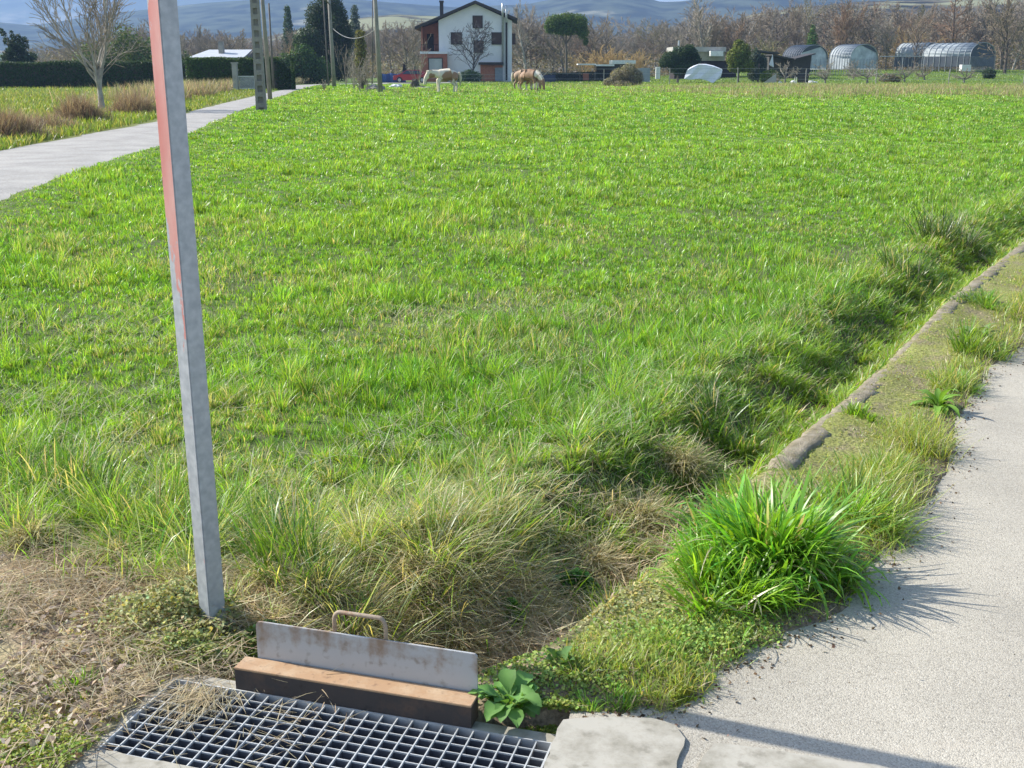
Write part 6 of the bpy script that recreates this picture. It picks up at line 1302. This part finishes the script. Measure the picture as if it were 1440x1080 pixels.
for i in range(34):
    px = 40 + (612 - 40) * (i + random.random()) / 34; kd, sd = kinds[i % 6]; Y = random.uniform(150, 215)
    if 425 < px < 500: continue
    far_tree(kd, sd, px, Y, float(top(px)) + random.uniform(-16, 4), 'bark', random.choice(['twig', 'twig_grey', 'twig']), LB, G, random.uniform(.9, 1.4) * (.75 if kd == 'vase' else 1))
# the wood behind, one mass
def wood_mass():
    me_src = []
    for kd, sd in kinds[:4]:
        _, b = proto(kd, sd, 10, .2, .03); co = np.empty(len(b.vertices) * 3, np.float32); b.vertices.foreach_get('co', co); vi = np.empty(len(b.loops), np.int32); b.loops.foreach_get('vertex_index', vi); me_src.append((co.reshape(-1, 3), vi.reshape(-1, 4)))
    vs, qs, n = [], [], 0
    for i in range(230):
        px = -60 + 1580 * (i + random.random()) / 230; Y = random.uniform(225, 330); x, y, z = place(px, Y, 100); H = max(3.0, zt(float(top(px)) + random.uniform(-8, 8), Y) - z); co, q = me_src[i % 4]
        pass
        a = random.random() * 6.28; ca, sa = math.cos(a), math.sin(a); k = H / 10; kx = k * random.uniform(1.3, 1.9); p = np.stack([(co[:, 0] * ca - co[:, 1] * sa) * kx + x, (co[:, 0] * sa + co[:, 1] * ca) * kx + y, co[:, 2] * k + z], 1)
        vs.append(p); qs.append(q + n); n += len(p)
    me = np_mesh('woodland', np.concatenate(vs), None, np.concatenate(qs), None, False)
    tag(link('woodland', me, M['twig']), 'hazy mass of bare woodland behind the tree line', 'woodland', kind='stuff')
    # undergrowth closing the foot of the tree line
    N = 80000; x = RNG.uniform(-90, 150, N); y = RNG.uniform(178, 240, N); n = N; nb = NB()
    P = np.stack([x, y, gh(x, y) + RNG.random(n) ** 1.3 * (1.6 + 4.5 * fbm(x, y, 14, 230, 2))], 1)
    v, q, c = leaves(P, RNG.normal(0, 1, (n, 3)), RNG.uniform(.3, .9, n), jitter(np.array([(.19, .15, .115), (.15, .13, .09), (.24, .20, .15)])[RNG.integers(0, 3, n)], n, .25, .08), .25); nb.add(v, None, c, q)
    tag(nb.build('undergrowth', M['leaf']), 'brown undergrowth along the foot of the tree line', 'undergrowth', kind='stuff')
wood_mass()

# ------------------------------------------------------------------ hills
def hill_mat(name, wood_c, past_c, s1, cover, treesc):
    m = bpy.data.materials.new(name); m.use_nodes = True; n = m.node_tree.nodes; l = m.node_tree.links; b = n['Principled BSDF']; b.inputs['Roughness'].default_value = 1; b.inputs['Specular IOR Level'].default_value = 0
    tc = n.new('ShaderNodeTexCoord'); t = n.new('ShaderNodeTexNoise'); t.inputs['Scale'].default_value = s1; t.inputs['Detail'].default_value = 7; t.inputs['Roughness'].default_value = .6; l.new(tc.outputs['Object'], t.inputs[0])
    mr = n.new('ShaderNodeMapRange'); mr.inputs[1].default_value = cover - .03; mr.inputs[2].default_value = cover + .03; l.new(t.outputs[0], mr.inputs[0])
    t2 = n.new('ShaderNodeTexNoise'); t2.inputs['Scale'].default_value = treesc; t2.inputs['Detail'].default_value = 3; l.new(tc.outputs['Object'], t2.inputs[0])
    rp = n.new('ShaderNodeValToRGB'); rp.color_ramp.elements[0].position = .4; rp.color_ramp.elements[1].position = .62; rp.color_ramp.elements[0].color = (*[c * .15 for c in wood_c], 1); rp.color_ramp.elements[1].color = (*wood_c, 1); l.new(t2.outputs[0], rp.inputs[0])
    mx = n.new('ShaderNodeMix'); mx.data_type = 'RGBA'; l.new(mr.outputs[0], mx.inputs[0]); l.new(rp.outputs[0], mx.inputs[6]); mx.inputs[7].default_value = (*past_c, 1); l.new(mx.outputs[2], b.inputs['Base Color']); return m
def hill(name, Y0, Y1, prof, mat_, nx=260, ny=50, seed=1, rough_=.12):
    pxs = np.linspace(-500, 1940, nx); t = np.linspace(0, 1, ny); vs = []
    hp = np.array([zt(float(np.interp(px, prof[0], prof[1])), Y1) for px in pxs])
    for k in t:
        Y = Y0 + (Y1 - Y0) * k; X = (pxs - 720) / F * Y1 / 1.03 * (.6 + .4 * k); e = k ** 1.0
        H = hp * (sst(0, 1, e) * .75 + e * .25); H = H * (1 + rough_ * (fbm(X, np.full(nx, Y), 420, seed, 4) - .5) * 4 * (1 - k ** 4) * (k > 0)) - 12 * (1 - k)
        vs.append(np.stack([X, np.full(nx, Y), H], 1))
    for k in (1, 2, 3): vs.append(np.stack([(pxs - 720) / F * Y1 / 1.03, np.full(nx, Y1 + 150 * k), hp * (1 - .3 * k)], 1))
    rows = len(vs); i = (np.arange(rows - 1)[:, None] * nx + np.arange(nx - 1)[None]).ravel(); Q = np.stack([i, i + 1, i + nx + 1, i + nx], 1)
    return struct(link(name, np_mesh(name, np.concatenate(vs), None, Q, None, True), mat_))
hill('hills', 420, 900, ([-500, 0, 200, 380, 430, 500, 560, 640, 720, 760, 980, 1040, 1100, 1200, 1300, 1440, 1900], [80, 74, 66, 52, 40, 26, 20, 24, 34, 60, 60, 22, 12, 2, 0, -2, -4]), hill_mat('pasture_hill', (.15, .125, .08), (.25, .25, .14), .012, .53, .05), seed=3)
hill('hills', 1300, 2100, ([-500, 0, 60, 160, 300, 450, 560, 640, 740, 800, 860, 900, 925, 955, 1000, 1100, 1300, 1440, 1900], [40, 30, 36, 20, 4, -6, 4, 10, 6, -6, -8, -4, 3, 2, -6, -12, -14, -16, -16]), hill_mat('wooded_hill', (.075, .085, .05), (.26, .24, .16), .0045, .60, .022), seed=7)
hill('hills', 3000, 4100, ([-500, -100, 0, 60, 120, 240, 400, 600, 760, 880, 905, 940, 985, 1060, 1440, 1900], [-20, -14, -6, -10, -14, -24, -30, -24, -18, -6, 2.0, 3.2, -2, -16, -34, -40]), hill_mat('far_hill', (.07, .08, .05), (.24, .22, .16), .002, .58, .012), seed=9)

# ------------------------------------------------------------------ haze: the air of the valley
mb = MB(); mb.box(-5200, 5200, -120, 5600, -14, 900); hz = mb.build('haze', None) if False else link('haze', mb.mesh('haze'))
m = bpy.data.materials.new('haze_air'); m.use_nodes = True; n = m.node_tree.nodes; n.remove(n['Principled BSDF'])
pv = n.new('ShaderNodeVolumePrincipled'); pv.inputs['Color'].default_value = (.38, .60, 1.0, 1); pv.inputs['Density'].default_value = HAZE = .00030; pv.inputs['Anisotropy'].default_value = .2
m.node_tree.links.new(pv.outputs[0], n['Material Output'].inputs['Volume']); hz.data.materials.append(m); hz['kind'] = 'stuff'
